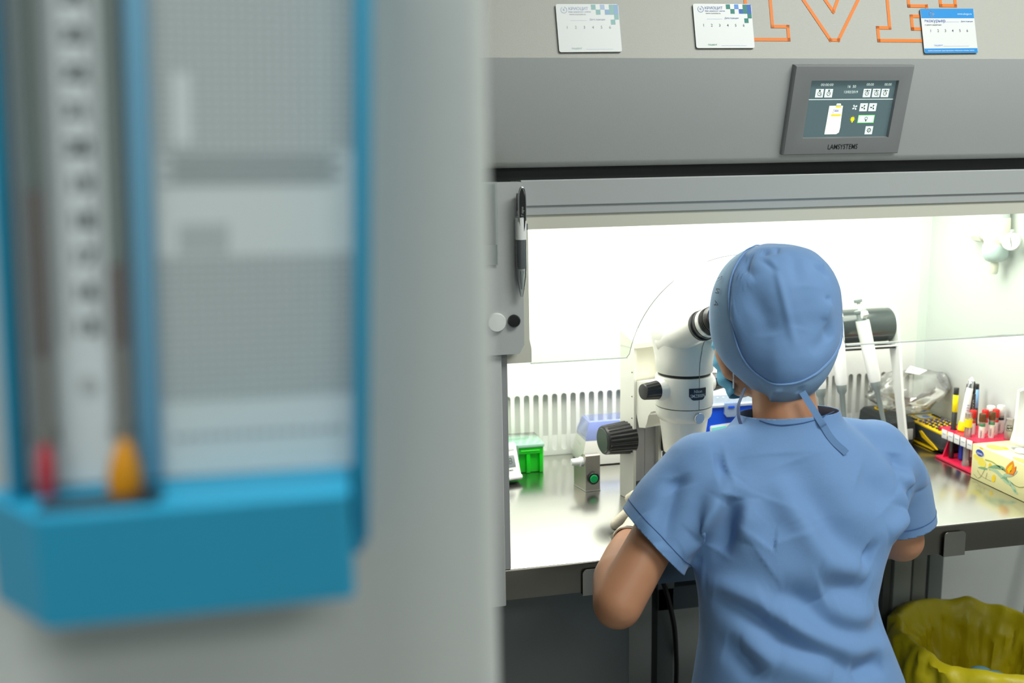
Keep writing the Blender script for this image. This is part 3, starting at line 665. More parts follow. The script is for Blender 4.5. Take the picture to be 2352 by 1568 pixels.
MB().prism([(-.012, L0 + .150), (.0, L0 + .157), (.020, L0 + .153), (.022, L0 + .146), (.012, L0 + .138)], (-.006, 0, 0), -Y, Z, X * .012).build('finger_hook', pw, p0)
MB().prism([(-.008, L0 + .04), (-.008, L0 + .158), (-.022, L0 + .158), (-.020, L0 + .04)], (-.010, 0, 0), -X, Z, Y * .004).build('ejector_bar', pw, p0)
MB().cyl((0, 0, L0 + .156), (0, 0, L0 + .176), .0042, n=14).build('plunger', pw, p0)
MB().lathe([(.0085, 0), (.0090, .001), (.0090, .0065), (.008, .0075)], (0, 0, L0 + .175), Z, 18).build('button', pg, p0)
MB().lathe([(.0030, 0), (.0045, .002), (.0062, .085), (.0105, .093), (.0115, .106), (.0115, L0 - .008)], (0, 0, 0), Z, 20).build('nozzle', pg, p0, smooth=30)
MB().text('100', .007, (-.004, -.0157, L0 + .118), X, Z, 'LEFT').build('lettering', mat('print_faint', (200, 204, 200), .5), p0, smooth=0)
def hang(o, tip, top):
    o.location = tip; d = (V(top) - V(tip)).normalized(); o.rotation_euler = Z.rotation_difference(d).to_euler(); return o
hang(p0, (1.264, 1.973, .884), (1.2160, 2.025, 1.160))
hang(dup(p0, (0, 0, 0), 'white pipette hanging in the middle, half covered by the blue cap'), (1.173, 1.985, .878), (1.157, 2.022, 1.148))
hang(dup(p0, (0, 0, 0), 'white pipette hanging leftmost, almost hidden behind the blue cap'), (1.124, 1.990, .872), (1.106, 2.022, 1.146))

# ================================================================ right of the worktop
pr = thing('label_printer', (1.476, 2.10, .80), 'black and yellow handheld label printer with keypad, lying by the side wall', 'label printer')
dk = mat('printer_charcoal', (56, 62, 64), .45); ky = mat('printer_yellow', (250, 205, 12), .42)
def LP(x, y, h):                                                    # printer space: x across, y along, h above the sloping bottom
    t_ = (y - 1.985) / .235; return V((x, y, .805 + t_ * .006 + h))
def pring(h, i, ch=.016):
    x0, x1, y0, y1 = 1.430 + i, 1.5225 - i, 1.988 + i, 2.222 - i
    return [LP(x0 + ch, y0, h), LP(x1 - ch, y0, h), LP(x1, y0 + ch, h), LP(x1, y1 - ch, h), LP(x1 - ch, y1, h), LP(x0 + ch, y1, h), LP(x0, y1 - ch, h), LP(x0, y0 + ch, h)]
MB().loft([pring(-.004, .010), pring(.006, .002), pring(.016, 0), pring(.030, .001), pring(.038, .004)]).build('case', dk, pr, smooth=25)
MB().loft([pring(.0375, .005), pring(.041, .005), pring(.042, .007)]).build('face_plate', ky, pr, smooth=25)
for xx in (1.4285, 1.5195):
    MB().prism([(2.015, .001), (2.030, .004), (2.075, .016), (2.088, .028), (2.080, .031), (2.060, .022), (2.03, .010)], LP(xx, 0, 0) - Y * 0 + V((0, 0, .0)) if 0 else V((xx, 0, .806)), Y, Z, X * .004).build('side_flash', ky, pr)
MB().prism([(0, 0), (.012, .003), (.10, .003), (.112, 0)], (1.4295, 2.03, .8015), Y, Z, X * .09).build('sole', ky, pr)
MB().box(LP(1.476, 2.140, .0435), (.036, .032, .003), .001).build('display', mat('printer_display', (186, 194, 194), .2), pr)
MB().lathe([(.0085, 0), (.0085, .0004)], LP(1.478, 2.136, .0448), Z, 20).build('display_mark', mat('display_blue', (80, 110, 190), .4), pr)
MB().prism([(1.438, 2.165), (1.514, 2.165), (1.514, 2.200), (1.506, 2.208), (1.446, 2.208), (1.438, 2.20)], V((0, 0, LP(0, 2.18, .0425).z)), X, Y, Z * .003).build('window_panel', mat('printer_window', (150, 156, 152), .2), pr)
for v in pr.children[-1].data.vertices: pass
kb = mat('key_black', (40, 42, 40), .4); kl = mat('key_violet', (84, 84, 160), .4); kt = mat('key_text', (220, 222, 218), .5)
keys = []
def key(x, y, m, wx=.0078, wy=.0055):
    k = MB().box(LP(x, y, .0440), (wx, wy, .004), .0016).build('key', m, pr); MB().box(LP(x, y, .0462), (wx * .5, wy * .5, .0003)).build('key_mark', kt, k)
for r_ in range(8):
    for c_ in range(5):
        key(1.4465 + c_ * .0148 + (r_ % 2) * .002, 2.110 - r_ * .0128, kl if r_ < 2 else kb)
for q in range(4):
    key(1.4425, 2.150 - q * .0085, kb, .009, .0055); key(1.5095, 2.150 - q * .0085, kb, .009, .0055)
pr2 = thing('label_printer', (1.35, 2.165, .80), 'second charcoal label printer with yellow ring, behind the pipette stand plate', 'label printer')
def q2(h, i): return [V((1.348 + i, 2.085 + i, .80 + h)), V((1.418 - i, 2.085 + i, .80 + h)), V((1.424 - i, 2.222 - i, .80 + h)), V((1.348 + i, 2.222 - i, .80 + h))]
MB().loft([q2(0, .006), q2(.02, 0), q2(.058, .002), q2(.068, .008), q2(.070, .012)]).build('case', dk, pr2, smooth=25)
MB().tube([V((1.380 + .013 * cos(k * pi / 10), 2.175 + .018 * sin(k * pi / 10), .871)) for k in range(21)], .0022, 8).build('ring', ky, pr2)
MB().span((1.374, 1.390), (2.081, 2.086), (.822, .848), .002).build('yellow_tab', ky, pr2)
MB().span((1.391, 1.410), (2.082, 2.086), (.815, .842), .002).build('grey_tab', mat('tab_grey', (196, 198, 196), .5), pr2)

# crumpled clear bag with a white card in it
random.seed(4)
bag = thing('plastic_bag', (1.43, 2.14, .872), 'crumpled clear plastic bag with a white slip, lying on the label printers', 'bag')
b = bmesh.new(); bmesh.ops.create_icosphere(b, subdivisions=4, radius=1)
from mathutils import noise
for v in b.verts:
    n = v.co.copy(); f = 1 + .22 * noise.noise(n * 2.1) + .12 * (1 - abs(noise.noise(n * 4.3))) + .05 * noise.noise(n * 9)
    v.co = V((1.425 + n.x * .088 * f, 2.135 + n.y * .060 * f, .922 + n.z * .046 * f))
    if n.x > .55: v.co.x += (n.x - .55) * .03; v.co.z += (n.x - .55) * .05
    v.co.x = min(v.co.x, 1.522); v.co.y = min(v.co.y, 2.226); v.co.z = max(v.co.z, .874)
mb = MB(); mb._merge(b, Mx()); mb.build('film', thin('bag_film', (250, 251, 248), gloss=.05, tint=.80, rough=.12), bag, smooth=60)
MB().prism([(-.030, -.006), (.004, -.017), (.036, -.002), (.000, .018)], (1.415, 2.10, .981), V((1, .1, -.05)), V((0, .9, .42)), Z * .0006).build('slip', label_w, bag)
lt = MB()
for r_ in range(3): lt.box((1.414, 2.097 + r_ * .004, .9825 + r_ * .0019), (.012 - r_ * .002, .0016, .0003), rot=Mx.Rotation(rad(25), 3, 'X'))
tag(lt.build('slip_print', mat('print_grey2', (176, 182, 190), .6), bag), kind='stuff')

# test tube rack with its stickers
rk = thing('tube_rack', (1.465, 1.83, .80), 'crimson two-tier test tube rack with white stickers by the side wall', 'tube rack')
rkm = mat('rack_crimson', (222, 34, 74), .35)
ty0, ty1 = 1.842, 1.974
MB().span((1.404, 1.522), (ty0, 1.986), (.80, .8055), .0012).build('bottom_plate', rkm, rk)
holes = [(1.4285, 1.9585, .0085), (1.469, 1.9515, .0085), (1.4525, 1.9595, .0062), (1.498, 1.980, .0075), (1.445, 1.9165, .0080), (1.476, 1.9170, .0080), (1.4905, 1.9010, .0078), (1.4452, 1.8850, .0080), (1.4660, 1.8810, .0080), (1.502, 1.933, .0092), (1.509, 1.9090, .0092), (1.421, 1.8985, .0086)]
def drilled(name, x, y, z, m, parent):
    a = bpy.data.objects.new('plate_tmp', bpy.data.meshes.new('p')); b_ = MB().span(x, y, z).bm; b_.to_mesh(a.data); b_.free(); C.objects.link(a)
    cm = MB()
    for hx, hy, hr_ in holes: cm.cyl((hx, hy, z[0] - .01), (hx, hy, z[1] + .01), hr_, n=20)
    c = bpy.data.objects.new('cut_tmp', bpy.data.meshes.new('c')); cm.bm.to_mesh(c.data); cm.bm.free(); C.objects.link(c)
    md = a.modifiers.new('b', 'BOOLEAN'); md.object = c; md.operation = 'DIFFERENCE'; md.solver = 'EXACT'; md.use_self = True
    me = bpy.data.meshes.new_from_object(a.evaluated_get(bpy.context.evaluated_depsgraph_get()))
    r = MB(); r.bm.free(); r.bm = bmesh.new(); r.bm.from_mesh(me)
    bpy.data.objects.remove(a); bpy.data.objects.remove(c); return r.build(name, m, parent, smooth=0)
drilled('top_plate', (1.410, 1.522), (ty0, 1.986), (.8665, .8725), rkm, rk)
for yy in (ty0 + .002, ty1 - .006): MB().prism([(1.412, .805), (1.430, .805), (1.452, .867), (1.434, .867)], (0, yy, 0), X, Z, Y * .004).build('end_post', rkm, rk)
for k in range(5):
    o = MB().box((1.4092, 1.9635 - k * .0222, .8612), (.0008, .0192, .0205), .0002, rot=Mx.Rotation(rad(random.uniform(-3, 3)), 3, 'X')).build('sticker', label_w, rk)
    MB().box((1.4086, 1.9635 - k * .0222, .8612), (.0003, .011, .0022)).build('sticker_print', mat('print_pale', (176, 186, 205), .6), o)
# ---- pens and tubes standing in the rack
def stick(name, foot, head, r, segs, label, cat, group=None):
    """a round stick from foot to head; segs = (name, from, to, radius factor 0, factor 1, material)"""
    t = thing(name, foot, label, cat, group); f, h = V(foot), V(head); L = (h - f).length; d = (h - f).normalized()
    for nm, a, b, r0, r1, m in segs:
        e_ = min(.001, r * .15)
        MB().lathe([(max(r * r0 - e_, .0003), a * L), (r * r0, a * L + e_), (r * r1, b * L - e_), (max(r * r1 - e_, .0003), b * L)], f, d, 18).build(nm, m, t, smooth=45)
    return t
mk_b = mat('marker_black', (40, 43, 42), .45); mk_y = mat('marker_yellow', (255, 236, 0), .45); mk_s = mat('sky_blue', (150, 200, 246), .45); mk_n = mat('marker_dark_brown', (44, 38, 34), .5)
G1 = 'pens standing in the tube rack'
t = stick('marker', (1.424, 1.955, .8064), (1.431, 1.961, .969), .0056, [('barrel', 0, .66, 1, 1, mk_b), ('yellow_band', .655, .90, 1.06, 1.06, mk_y), ('cap', .895, 1, 1, 1, mk_b)], 'black marker with bright yellow band, leftmost in the rack', 'marker', G1)
MB().text('permanent', .0052, V((1.4330, 1.9515, .862)), V((.04, .04, 1)), V((-.94, -.34, .0)), 'LEFT', 0, .0001).build('lettering', label_w, t, smooth=0)
t = stick('glue_tube', (1.438, 1.9425, .8734), (1.450, 1.936, .998), .0098, [('yellow_cap', 0, .17, 1.05, .98, mk_y), ('body', .165, .80, .86, .72, white), ('silver_collar', .80, .93, .66, .60, chrome), ('tip', .925, 1, .62, .16, white)], 'white tube standing on its yellow cap in the rack', 'tube', None)
MB().text('1 2 3', .0075, V((1.4415, 1.9315, .928)), V((.1, -.05, 1)), V((-.93, .36, .1)), 'CENTER', 0, .0005).build('lettering', blue_ink, t, smooth=0)
t = stick('marker', (1.466, 1.9485, .8064), (1.4705, 1.9565, .982), .0062, [('barrel', 0, .84, .95, 1, mk_n), ('cap', .845, .96, .86, .86, black), ('cap_tip', .955, 1, .72, .5, black)], 'dark brown marker with white lettering behind the white tube', 'marker', G1)
MB().text('COCO', .0085, V((1.4665, 1.9475, .915)), V((.03, .05, 1)), V((-.94, -.34, 0)), 'LEFT', 0, .0006).build('lettering', label_w, t, smooth=0)
stick('pen', (1.449, 1.9555, .8064), (1.462, 1.9665, .975), .0030, [('barrel', 0, .93, 1, 1, mk_b), ('cap', .93, 1, .8, .4, black)], 'thin black pen leaning between the white tube and the brown marker', 'pen', G1)
stick('marker', (1.496, 1.975, .8064), (1.5005, 1.985, .968), .0054, [('barrel', 0, .66, 1, 1, mk_b), ('blue_band', .655, .925, 1.05, 1.05, mk_s), ('cap', .92, 1, 1, 1, mk_b)], 'black marker with sky blue band behind the brown marker', 'marker', G1)
tclr = thin('tube_clear', (236, 232, 226), gloss=.08, tint=.72, rough=.06)
G2 = 'blood sample tubes in the rack'
def sample(x, y, top, capm, bandm, label, r=.0073, caph=.018, lab=True):
    t = thing('sample_tube', (x, y, .8056), label, 'tube', G2); o = (x, y, 0); z0 = .8056
    MB().lathe([(.001, z0), (r * .6, z0 + .001), (r * .86, z0 + .005), (r * .86, top - caph + .002)], o, Z, 18).build('glass', tclr, t, smooth=60)
    MB().lathe([(r * .92, top - caph), (r, top - caph + .001), (r, top - .0015), (r * .86, top), (r * .5, top - .001)], o, Z, 20).build('cap', capm, t, smooth=45)
    if bandm: MB().lathe([(r * .89, top - caph - .0105), (r * .89, top - caph - .0055)], o, Z, 18).build('colour_band', bandm, t)
    if lab:
        MB().lathe([(r * .88, z0 + .014), (r * .88, top - caph - (.0105 if bandm else .006))], o, Z, 18).build('label', label_w, t)
        for k in range(3): MB().box((x - r * .55 - k * .0012, y - r * .72 + k * .0008, top - caph - .026 - (k % 2) * .003), (.0006, .0004, .017)).build('label_mark', mat('mark_grey', (150, 152, 150), .6), t)
    return t
br = mat('cap_brown', (96, 60, 24), .45); grb = mat('band_green', (52, 152, 104), .5)
sample(1.445, 1.9165, .9265, red, red, 'red capped sample tube nearest the yellow cap, labelled white')
sample(1.476, 1.9170, .925, red, red, 'red capped sample tube in the middle, between the two brown caps')
sample(1.4905, 1.9010, .9290, red, red, 'red capped sample tube rightmost, behind the right brown cap')
sample(1.4452, 1.8850, .9265, br, grb, 'brown capped sample tube with green band, left of the two')
sample(1.4660, 1.8810, .930, br, grb, 'brown capped sample tube with green band, right of the two')
sample(1.502, 1.933, .9285, white, None, 'white capped sample tube behind the middle red cap', .0092, .020)
sample(1.509, 1.9090, .9350, white, ink, 'white capped sample tube with black ring, furthest right in the rack', .0084, .022)
t = thing('sample_tube', (1.421, 1.8985, .8056), 'empty clear tube with yellow ring at the front edge of the rack', 'tube', G2)
MB().lathe([(.0095, .8056), (.0095, .812), (.0075, .816), (.0072, .91), (.0075, .926), (.0070, .926)], (1.421, 1.8985, 0), Z, 20).build('glass', tclr, t, smooth=40)
MB().lathe([(.0079, .8945), (.0079, .9125)], (1.421, 1.8985, 0), Z, 20).build('yellow_ring', mk_y, t)
MB().lathe([(.002, .8056), (.0072, .808), (.0072, .850), (.006, .856)], (1.4385, 1.938, 0), Z, 18).build('blue_vial', mat('vial_blue', (28, 58, 170), .4))
tag(bpy.data.objects['blue_vial'], 'blue vial on the bottom plate under the white tube', 'vial')
for i, (x, y, zt, lb) in enumerate(((1.492, 1.8565, .919, 'small clear bottle with black sticker behind the tissue box, left of two'), (1.5145, 1.8555, .916, 'small clear bottle with black sticker behind the tissue box, right of two'))):
    t = thing('bottle', (x, y, .8726), lb, 'bottle', 'bottles behind the tissue box')
    MB().lathe([(.0095, .8726), (.0108, .8745), (.0108, .906), (.009, .912), (.0085, zt), (.007, zt + .001)], (x, y, 0), Z, 22).build('body', tclr, t, smooth=40)
    MB().lathe([(.0095, .8735), (.0095, .888)], (x, y, 0), Z, 22).build('contents', mat('milky', (214, 216, 212), .5), t)
    a = V((-.62, -.78, 0)); ur = V((.78, -.62, 0)); c_ = V((x, y, .900)) + a * .0111
    MB().box(c_, (.0115, .0004, .0125), rot=Mx.Rotation(math.atan2(ur.y, ur.x), 3, 'Z')).build('sticker', ink, t)
    MB().text('ART', .0055, c_ + a * .0004 + Z * .003, ur, Z, 'CENTER').text('LAB', .0055, c_ + a * .0004 - Z * .003, ur, Z, 'CENTER').build('lettering', label_w, t, smooth=0)

# tissue box
tx_ = thing('tissue_box', (1.45, 1.725, .80), 'pale yellow tissue box printed with orange tulips, at the right end', 'tissue box')
tbm = mat('tissue_box_yellow', (242, 236, 172), .5)
bx0, bx1, by0, by1, bz0, bz1 = 1.3905, 1.512, 1.61, 1.8395, .80, .8755
MB().span((bx0, bx1), (by0, by1), (bz0, bz1), .0012).build('carton', tbm, tx_)
def oval(cx_, cy_, a, b, z, n=28): return [V((cx_ + a * cos(2 * pi * k / n), cy_ + b * sin(2 * pi * k / n), z)) for k in range(n)]
MB().poly(oval(1.452, 1.735, .024, .070, bz1 + .0006)).build('opening', mat('opening_grey', (182, 184, 178), .6), tx_, smooth=0)
ts = MB(); rows = []
for z, w_, d_ in ((bz1 + .001, .020, .055), (bz1 + .010, .012, .052), (bz1 + .03, .010, .046), (bz1 + .07, .008, .044), (bz1 + .118, .006, .042), (bz1 + .132, .004, .012)):
    rows.append([V((1.448 + w_ * .5 * sin(k * .9) + (.0025 if k % 2 else -.0025), 1.741 - d_ + 2 * d_ * k / 14 + (.03 if z > bz1 + .1 else 0) * 0, z + .010 * (k / 14))) for k in range(15)])
ts.loft(rows, closed=False); ts.build('tissue', mat('tissue_white', (244, 245, 240), .8), tx_, thick=.0008, smooth=60)
mb = MB(); 
for k in range(5): mb.ball((1.440 + .006 * k, 1.752 - .018 * k, bz1 + .004), (.012, .014, .006), 12)
mb.build('tissue_fold', mat('tissue_white', (244, 245, 240), .8), tx_)
fx = bx0 - .0004
def FP(y, z, h=0): return V((fx - h, y, z))
pc = [mat('print_leaf', (128, 172, 130), .6), mat('print_stem', (176, 190, 70), .6), mat('print_orange', (246, 150, 22), .6), mat('print_yellow', (250, 212, 24), .6), mat('logo_blue', (38, 74, 170), .5), label_w, mat('print_pale_leaf', (178, 208, 172), .6), mat('print_twig', (120, 118, 50), .6), mat('print_butter', (246, 228, 92), .6), mat('print_red_orange', (226, 92, 24), .6)]
pf = MB()
def ppoly(pts, mi, h=.0001): pf.poly([FP(y, z, h) for y, z in pts], mi)
def pstem(pts, wd, mi, h=.0002, taper=True):
    q = smoothpath([FP(y, z, h) for y, z in pts], 5); N = len(q)
    for i in range(N - 1):
        t_ = (q[i + 1] - q[i]).normalized(); n_ = t_.cross(X); 
        w0 = wd * (sin(pi * (i + .02) / N) if taper else 1); w1 = wd * (sin(pi * (i + 1) / N) if taper else 1)
        pf.poly([q[i] + n_ * w0, q[i + 1] + n_ * w1, q[i + 1] - n_ * w1, q[i] - n_ * w0], mi)
ell = lambda y, z, a, b, tl=0, n=18: [(y + a * cos(2 * pi * k / n) * cos(tl) - b * sin(2 * pi * k / n) * sin(tl), z + a * cos(2 * pi * k / n) * sin(tl) + b * sin(2 * pi * k / n) * cos(tl)) for k in range(n)]
ppoly(ell(1.8142, .8613, .0135, .0085), 5, .0001); ppoly(ell(1.8142, .8613, .0125, .0075), 4, .0002)
lgo = MB().text('zewa', .0095, FP(1.8142, .8608, .0003), -Y, Z + Y * .0, 'CENTER', 0, .0002, .95)
lgo.build('logo_lettering', label_w, tx_, smooth=0)
pstem([(1.7962, .8523), (1.775, .854), (1.7587, .8513), (1.7327, .8462)], .0012, 1, taper=False)
pstem([(1.8181, .8284), (1.800, .832), (1.7867, .8340)], .0026, 0); pstem([(1.7867, .8374), (1.765, .846), (1.7412, .8502), (1.73, .845)], .0040, 0)
pstem([(1.790, .836), (1.760, .838), (1.742, .832), (1.727, .836)], .0042, 6); pstem([(1.745, .826), (1.732, .838), (1.712, .846), (1.6973, .8579)], .0040, 6, .00025)
pstem([(1.7442, .8301), (1.730, .826), (1.7135, .8256), (1.7008, .8144), (1.6911, .812)], .0052, 6); pstem([(1.742, .829), (1.731, .832), (1.7194, .826)], .003, 0, .0003); pstem([(1.705, .817), (1.697, .813)], .002, 0, .0003)
pstem([(1.715, .828), (1.69, .826), (1.66, .838), (1.63, .848)], .0006, 7, .0002, False)
ppoly([(1.7327, .8492), (1.729, .842), (1.7204, .8436), (1.712, .851), (1.707, .862), (1.7122, .8756), (1.722, .867), (1.73, .857)], 2, .0003)
ppoly([(1.7204, .8436), (1.708, .845), (1.7025, .855), (1.7014, .867), (1.709, .860), (1.717, .854)], 9, .00035); ppoly([(1.7204, .845), (1.710, .847), (1.7045, .855), (1.7035, .864), (1.710, .859), (1.717, .853)], 2, .0004)
ppoly([(1.7275, .8520), (1.7225, .845), (1.7155, .851), (1.7125, .868), (1.720, .862)], 3, .0004)
ppoly(ell(1.7800, .8415, .0048, .0085, .15), 3); ppoly(ell(1.7660, .8200, .0052, .0088, .2), 3); ppoly(ell(1.8102, .8735, .007, .0018), 3)
ppoly(ell(1.8060, .8420, .013, .009), 8, .00005); ppoly(ell(1.8160, .849, .018, .007, .1), 8, .00003)
for a in ([(1.8157, .8049), (1.806, .812), (1.7949, .8312)], [(1.8075, .8137), (1.818, .822)], [(1.8075, .8137), (1.79, .812), (1.772, .812)], [(1.790, .812), (1.787, .826)], [(1.8157, .8049), (1.83, .810)]): pstem(a, .0004, 7, .0002, False)
tag(pf.build('print', pc, tx_, smooth=0), kind='stuff')
pt = MB()
for (cx_, cy_, a, b, mi) in ((1.415, 1.80, .015, .02, 8), (1.43, 1.79, .008, .01, 3), (1.49, 1.79, .02, .02, 8), (1.405, 1.70, .010, .03, 8)): pt.poly(oval(cx_, cy_, a, b, bz1 + .0004 + mi * .00002), mi)
tag(pt.build('top_print', pc, tx_, smooth=0), kind='stuff')

# pressure regulator on the side wall
rg = thing('pressure_regulator', (1.528, 1.955, 1.30), 'white air pressure regulator with pale blue bowl and gauge on the side wall', 'regulator')
rgm = mat('regulator_cream', (222, 222, 204), .4); rc_ = V((1.496, 1.948, 0))
MB().lathe([(.020, 1.352), (.0265, 1.350), (.0275, 1.33), (.0265, 1.305), (.022, 1.285)], rc_, Z, 28).build('body', rgm, rg, smooth=50)
MB().lathe([(.026, 1.348), (.025, 1.352), (.022, 1.40), (.020, 1.402)], rc_, Z, 28).build('adjuster', mat('regulator_grey', (172, 178, 176), .45), rg, smooth=50)
MB().lathe([(.0265, 1.291), (.027, 1.285), (.0265, 1.268), (.019, 1.256), (.012, 1.253)], rc_, Z, 28).build('bowl', mat('bowl_blue', (196, 216, 214), .3), rg, smooth=50)
MB().lathe([(.0075, 1.254), (.009, 1.248), (.0085, 1.232), (.006, 1.226)], rc_, Z, 20).build('drain', rgm, rg, smooth=50)
MB().cyl(rc_ + Z * 1.308, (1.496, 2.020, 1.308), .0125, n=22).cyl((1.496, 1.985, 1.308), (1.496, 2.012, 1.308), .016, n=8).build('inlet_fitting', mat('fitting', (206, 208, 196), .35), rg, smooth=30)
MB().box((1.514, 2.020, 1.312), (.026, .050, .026), .003).build('bracket', rgm, rg)
MB().prism([(2.052, 1.322), (2.056, 1.30), (1.975, 1.31), (1.94, 1.388), (1.955, 1.390)], (1.506, 0, 0), Y, Z, X * .02).build('bracket_arm', rgm, rg)
gd = V((-.80, -.58, .12)).normalized(); gc = V((1.492, 1.893, 1.302))
MB().cyl(rc_ + Z * 1.302, gc, .0085, n=16).build('gauge_stem', rgm, rg)
MB().lathe([(.0185, -.012), (.0195, -.010), (.0195, .004), (.0180, .005)], gc, gd, 32).build('gauge_case', mat('gauge_rim', (190, 194, 188), .4), rg, smooth=40)
MB().lathe([(.0178, .0045), (.0178, .0056)], gc, gd, 32).build('gauge_dial', label_w, rg)
gu, gv, _ = basis(gd); gn = gd
n_ = (gv * .95 - gu * .2).normalized()
if n_.z < 0: n_ = -n_
MB().tube([gc + gd * .006 - n_ * .013, gc + gd * .006, gc + gd * .006 + n_ * .011], [.0005, .0012, .0007], 6).build('gauge_needle', mat('needle_grey', (120, 124, 122), .5), rg)
MB().box(gc + V((0, 0, .022)), (.006, .006, .008), .001).build('gauge_peg', mat('gauge_rim', (190, 194, 188), .4), rg)
MB().box(rc_ + V((-.022, -.014, 1.3175)), (.0012, .004, .0014)).build('body_slot', mat('needle_grey', (120, 124, 122), .5), rg)

# ================================================================ under the worktop
cb = tag(MB().tube(smoothpath([(.700, 1.90, .70), (.690, 1.885, .66), (.704, 1.88, .615), (.725, 1.90, .56), (.760, 1.95, .45), (.80, 2.05, .25), (.82, 2.2, .03), (.9, 2.3, .012)], 8), .0055, 10).build('power_cable', black), 'black cable hanging below the worktop beside the left leg', 'cable')
tag(MB().cyl((1.93, 2.30, .012), (2.075, 2.40, .62), .0085, n=14).build('rod', mat('rod_grey', (150, 152, 148), .45)), 'thin grey rod leaning on the back wall at the far right', 'rod')
# ================================================================ the person at the cabinet
import numpy as np
def capsule(mb, a, b, ra, rb, n=20):
    a, b = V(a), V(b); d = b - a; L = d.length; pr = []
    for k in range(7):
        t = -pi / 2 + (pi / 2) * k / 6; pr.append((max(ra * cos(t), .0008), ra * sin(t)))
    for k in range(7):
        t = (pi / 2) * k / 6; pr.append((max(rb * cos(t), .0008), L + rb * sin(t)))
    mb.lathe(pr, a, d, n)
def chain(mb, pts):
    for p, q in zip(pts, pts[1:]): capsule(mb, p[:3], q[:3], p[3], q[3])
def fuse(mb, voxel, it=6, fac=.6, sub=0):
    """grow one continuous skin over everything in mb; returns a bmesh"""
    me = bpy.data.meshes.new('tmp'); bmesh.ops.recalc_face_normals(mb.bm, faces=mb.bm.faces[:]); mb.bm.to_mesh(me); mb.bm.free()
    o = bpy.data.objects.new('tmp', me); C.objects.link(o)
    r = o.modifiers.new('r', 'REMESH'); r.mode = 'VOXEL'; r.voxel_size = voxel
    s = o.modifiers.new('s', 'SMOOTH'); s.iterations = it; s.factor = fac
    if sub:
        u = o.modifiers.new('u', 'SUBSURF'); u.levels = u.render_levels = sub
    dg = bpy.context.evaluated_depsgraph_get(); m2 = bpy.data.meshes.new_from_object(o.evaluated_get(dg))
    b = bmesh.new(); b.from_mesh(m2); bpy.data.objects.remove(o); bpy.data.meshes.remove(me); bpy.data.meshes.remove(m2)
    return b
def fromb(b): m = MB(); m.bm.free(); m.bm = b; return m
def folds(b, F, nz=0, nscale=14):
    """push the cloth in and out along polylines: F = [(points, width, amplitude)]"""
    b.normal_update(); b.verts.ensure_lookup_table()
    P = np.array([v.co[:] for v in b.verts]); N = np.array([v.normal[:] for v in b.verts]); D = np.zeros(len(P))
    for pts, wd, am in F:
        q = np.array([p[:] for p in smoothpath(pts, 5)]); best = np.full(len(P), 9.); tt = np.zeros(len(P)); M_ = len(q) - 1
        for i in range(M_):
            a, c = q[i], q[i + 1]; ac = c - a; t = np.clip(((P - a) @ ac) / max(ac @ ac, 1e-12), 0, 1)
            d = np.linalg.norm(P - a - t[:, None] * ac, axis=1); k = d < best
            best[k] = d[k]; tt[k] = (i + t[k]) / M_
        D += am * np.exp(-(best / wd) ** 2) * np.sin(np.pi * np.clip(tt * .92 + .04, 0, 1)) ** .8
    for i, v in enumerate(b.verts):
        d = D[i]
        if nz: d += nz * noise.noise(v.co * nscale) + nz * .5 * noise.noise(v.co * nscale * 2.7)
        v.co = v.co + V(N[i]) * d
    return b
def cut(b, co, no, c, rr):
    fs = [f for f in b.faces if (f.calc_center_median() - V(c)).length < rr]
    es = list({e for f in fs for e in f.edges}); vs_ = list({v for f in fs for v in f.verts})
    bmesh.ops.bisect_plane(b, geom=fs + es + vs_, plane_co=co, plane_no=no, clear_outer=True)
skin = mat('skin', (186, 132, 98), .5, var=.05, vscale=40, sss=.12)
cloth = mat('scrub_blue', (110, 148, 196), .78, bump=.25, bscale=1400, var=.02, vscale=90, sheen=.15)
cloth2 = mat('cap_blue', (112, 150, 198), .75, bump=.2, bscale=1400, sheen=.15)
trim = mat('band_blue', (134, 168, 206), .75)
latex = mat('latex_glove', (236, 226, 204), .5, bump=.5, bscale=160)
who = thing('person', (.73, 1.36, 0), 'seated person in blue scrubs and cap bending to the microscope eyepieces', 'person')
HC = V((.749, 1.526, 1.209)); hf = V((-.31, .93, -.20)).normalized(); hr = hf.cross(Z).normalized(); hu = hr.cross(hf)
def HP(f, r, u): return HC + hf * f + hr * r + hu * u
sL, eL, wL = (.602, 1.437, 1.010), (.441, 1.372, .826), (.530, 1.575, .842)
sR, eR, wR = (.915, 1.460, 1.005), (.985, 1.472, .838), (.862, 1.655, .852)
# ---- one continuous body: head with face, neck, trunk, arms, hands
bo = MB()
bo.ball(HP(-.012, 0, .030), (.090, .074, .088), 24, rot=Mx((hf, -hr, hu)).transposed())
bo.ball(HP(.030, 0, -.030), (.066, .062, .085), 22, rot=Mx((hf, -hr, hu)).transposed())
bo.ball(HP(.068, 0, -.088), (.026, .034, .024), 16, rot=Mx((hf, -hr, hu)).transposed())
capsule(bo, HP(.094, 0, .008), HP(.106, 0, -.030), .007, .011, 12)                        # nose
capsule(bo, HP(.086, -.030, .022), HP(.086, .030, .022), .011, .011, 12)                     # brow
capsule(bo, HP(.094, -.016, -.062), HP(.094, .016, -.062), .007, .007, 10)                   # lips
for s_ in (-1, 1): bo.ball(HP(-.005, .076 * s_, -.012), (.018, .009, .031), 14, rot=Mx((hf, -hr, hu)).transposed()); capsule(bo, HP(.047, .049 * s_, -.030), HP(.034, .052 * s_, -.06), .022, .0195, 12)
chain(bo, [(*HP(-.035, 0, -.05), .052), (.757, 1.478, 1.115, .050), (.755, 1.455, 1.06, .054), (.75, 1.44, 1.0, .06)])
for s_ in ((.64, 1.435, 1.02), (.87, 1.452, 1.015)): capsule(bo, (.755, 1.46, 1.048), s_, .034, .034)
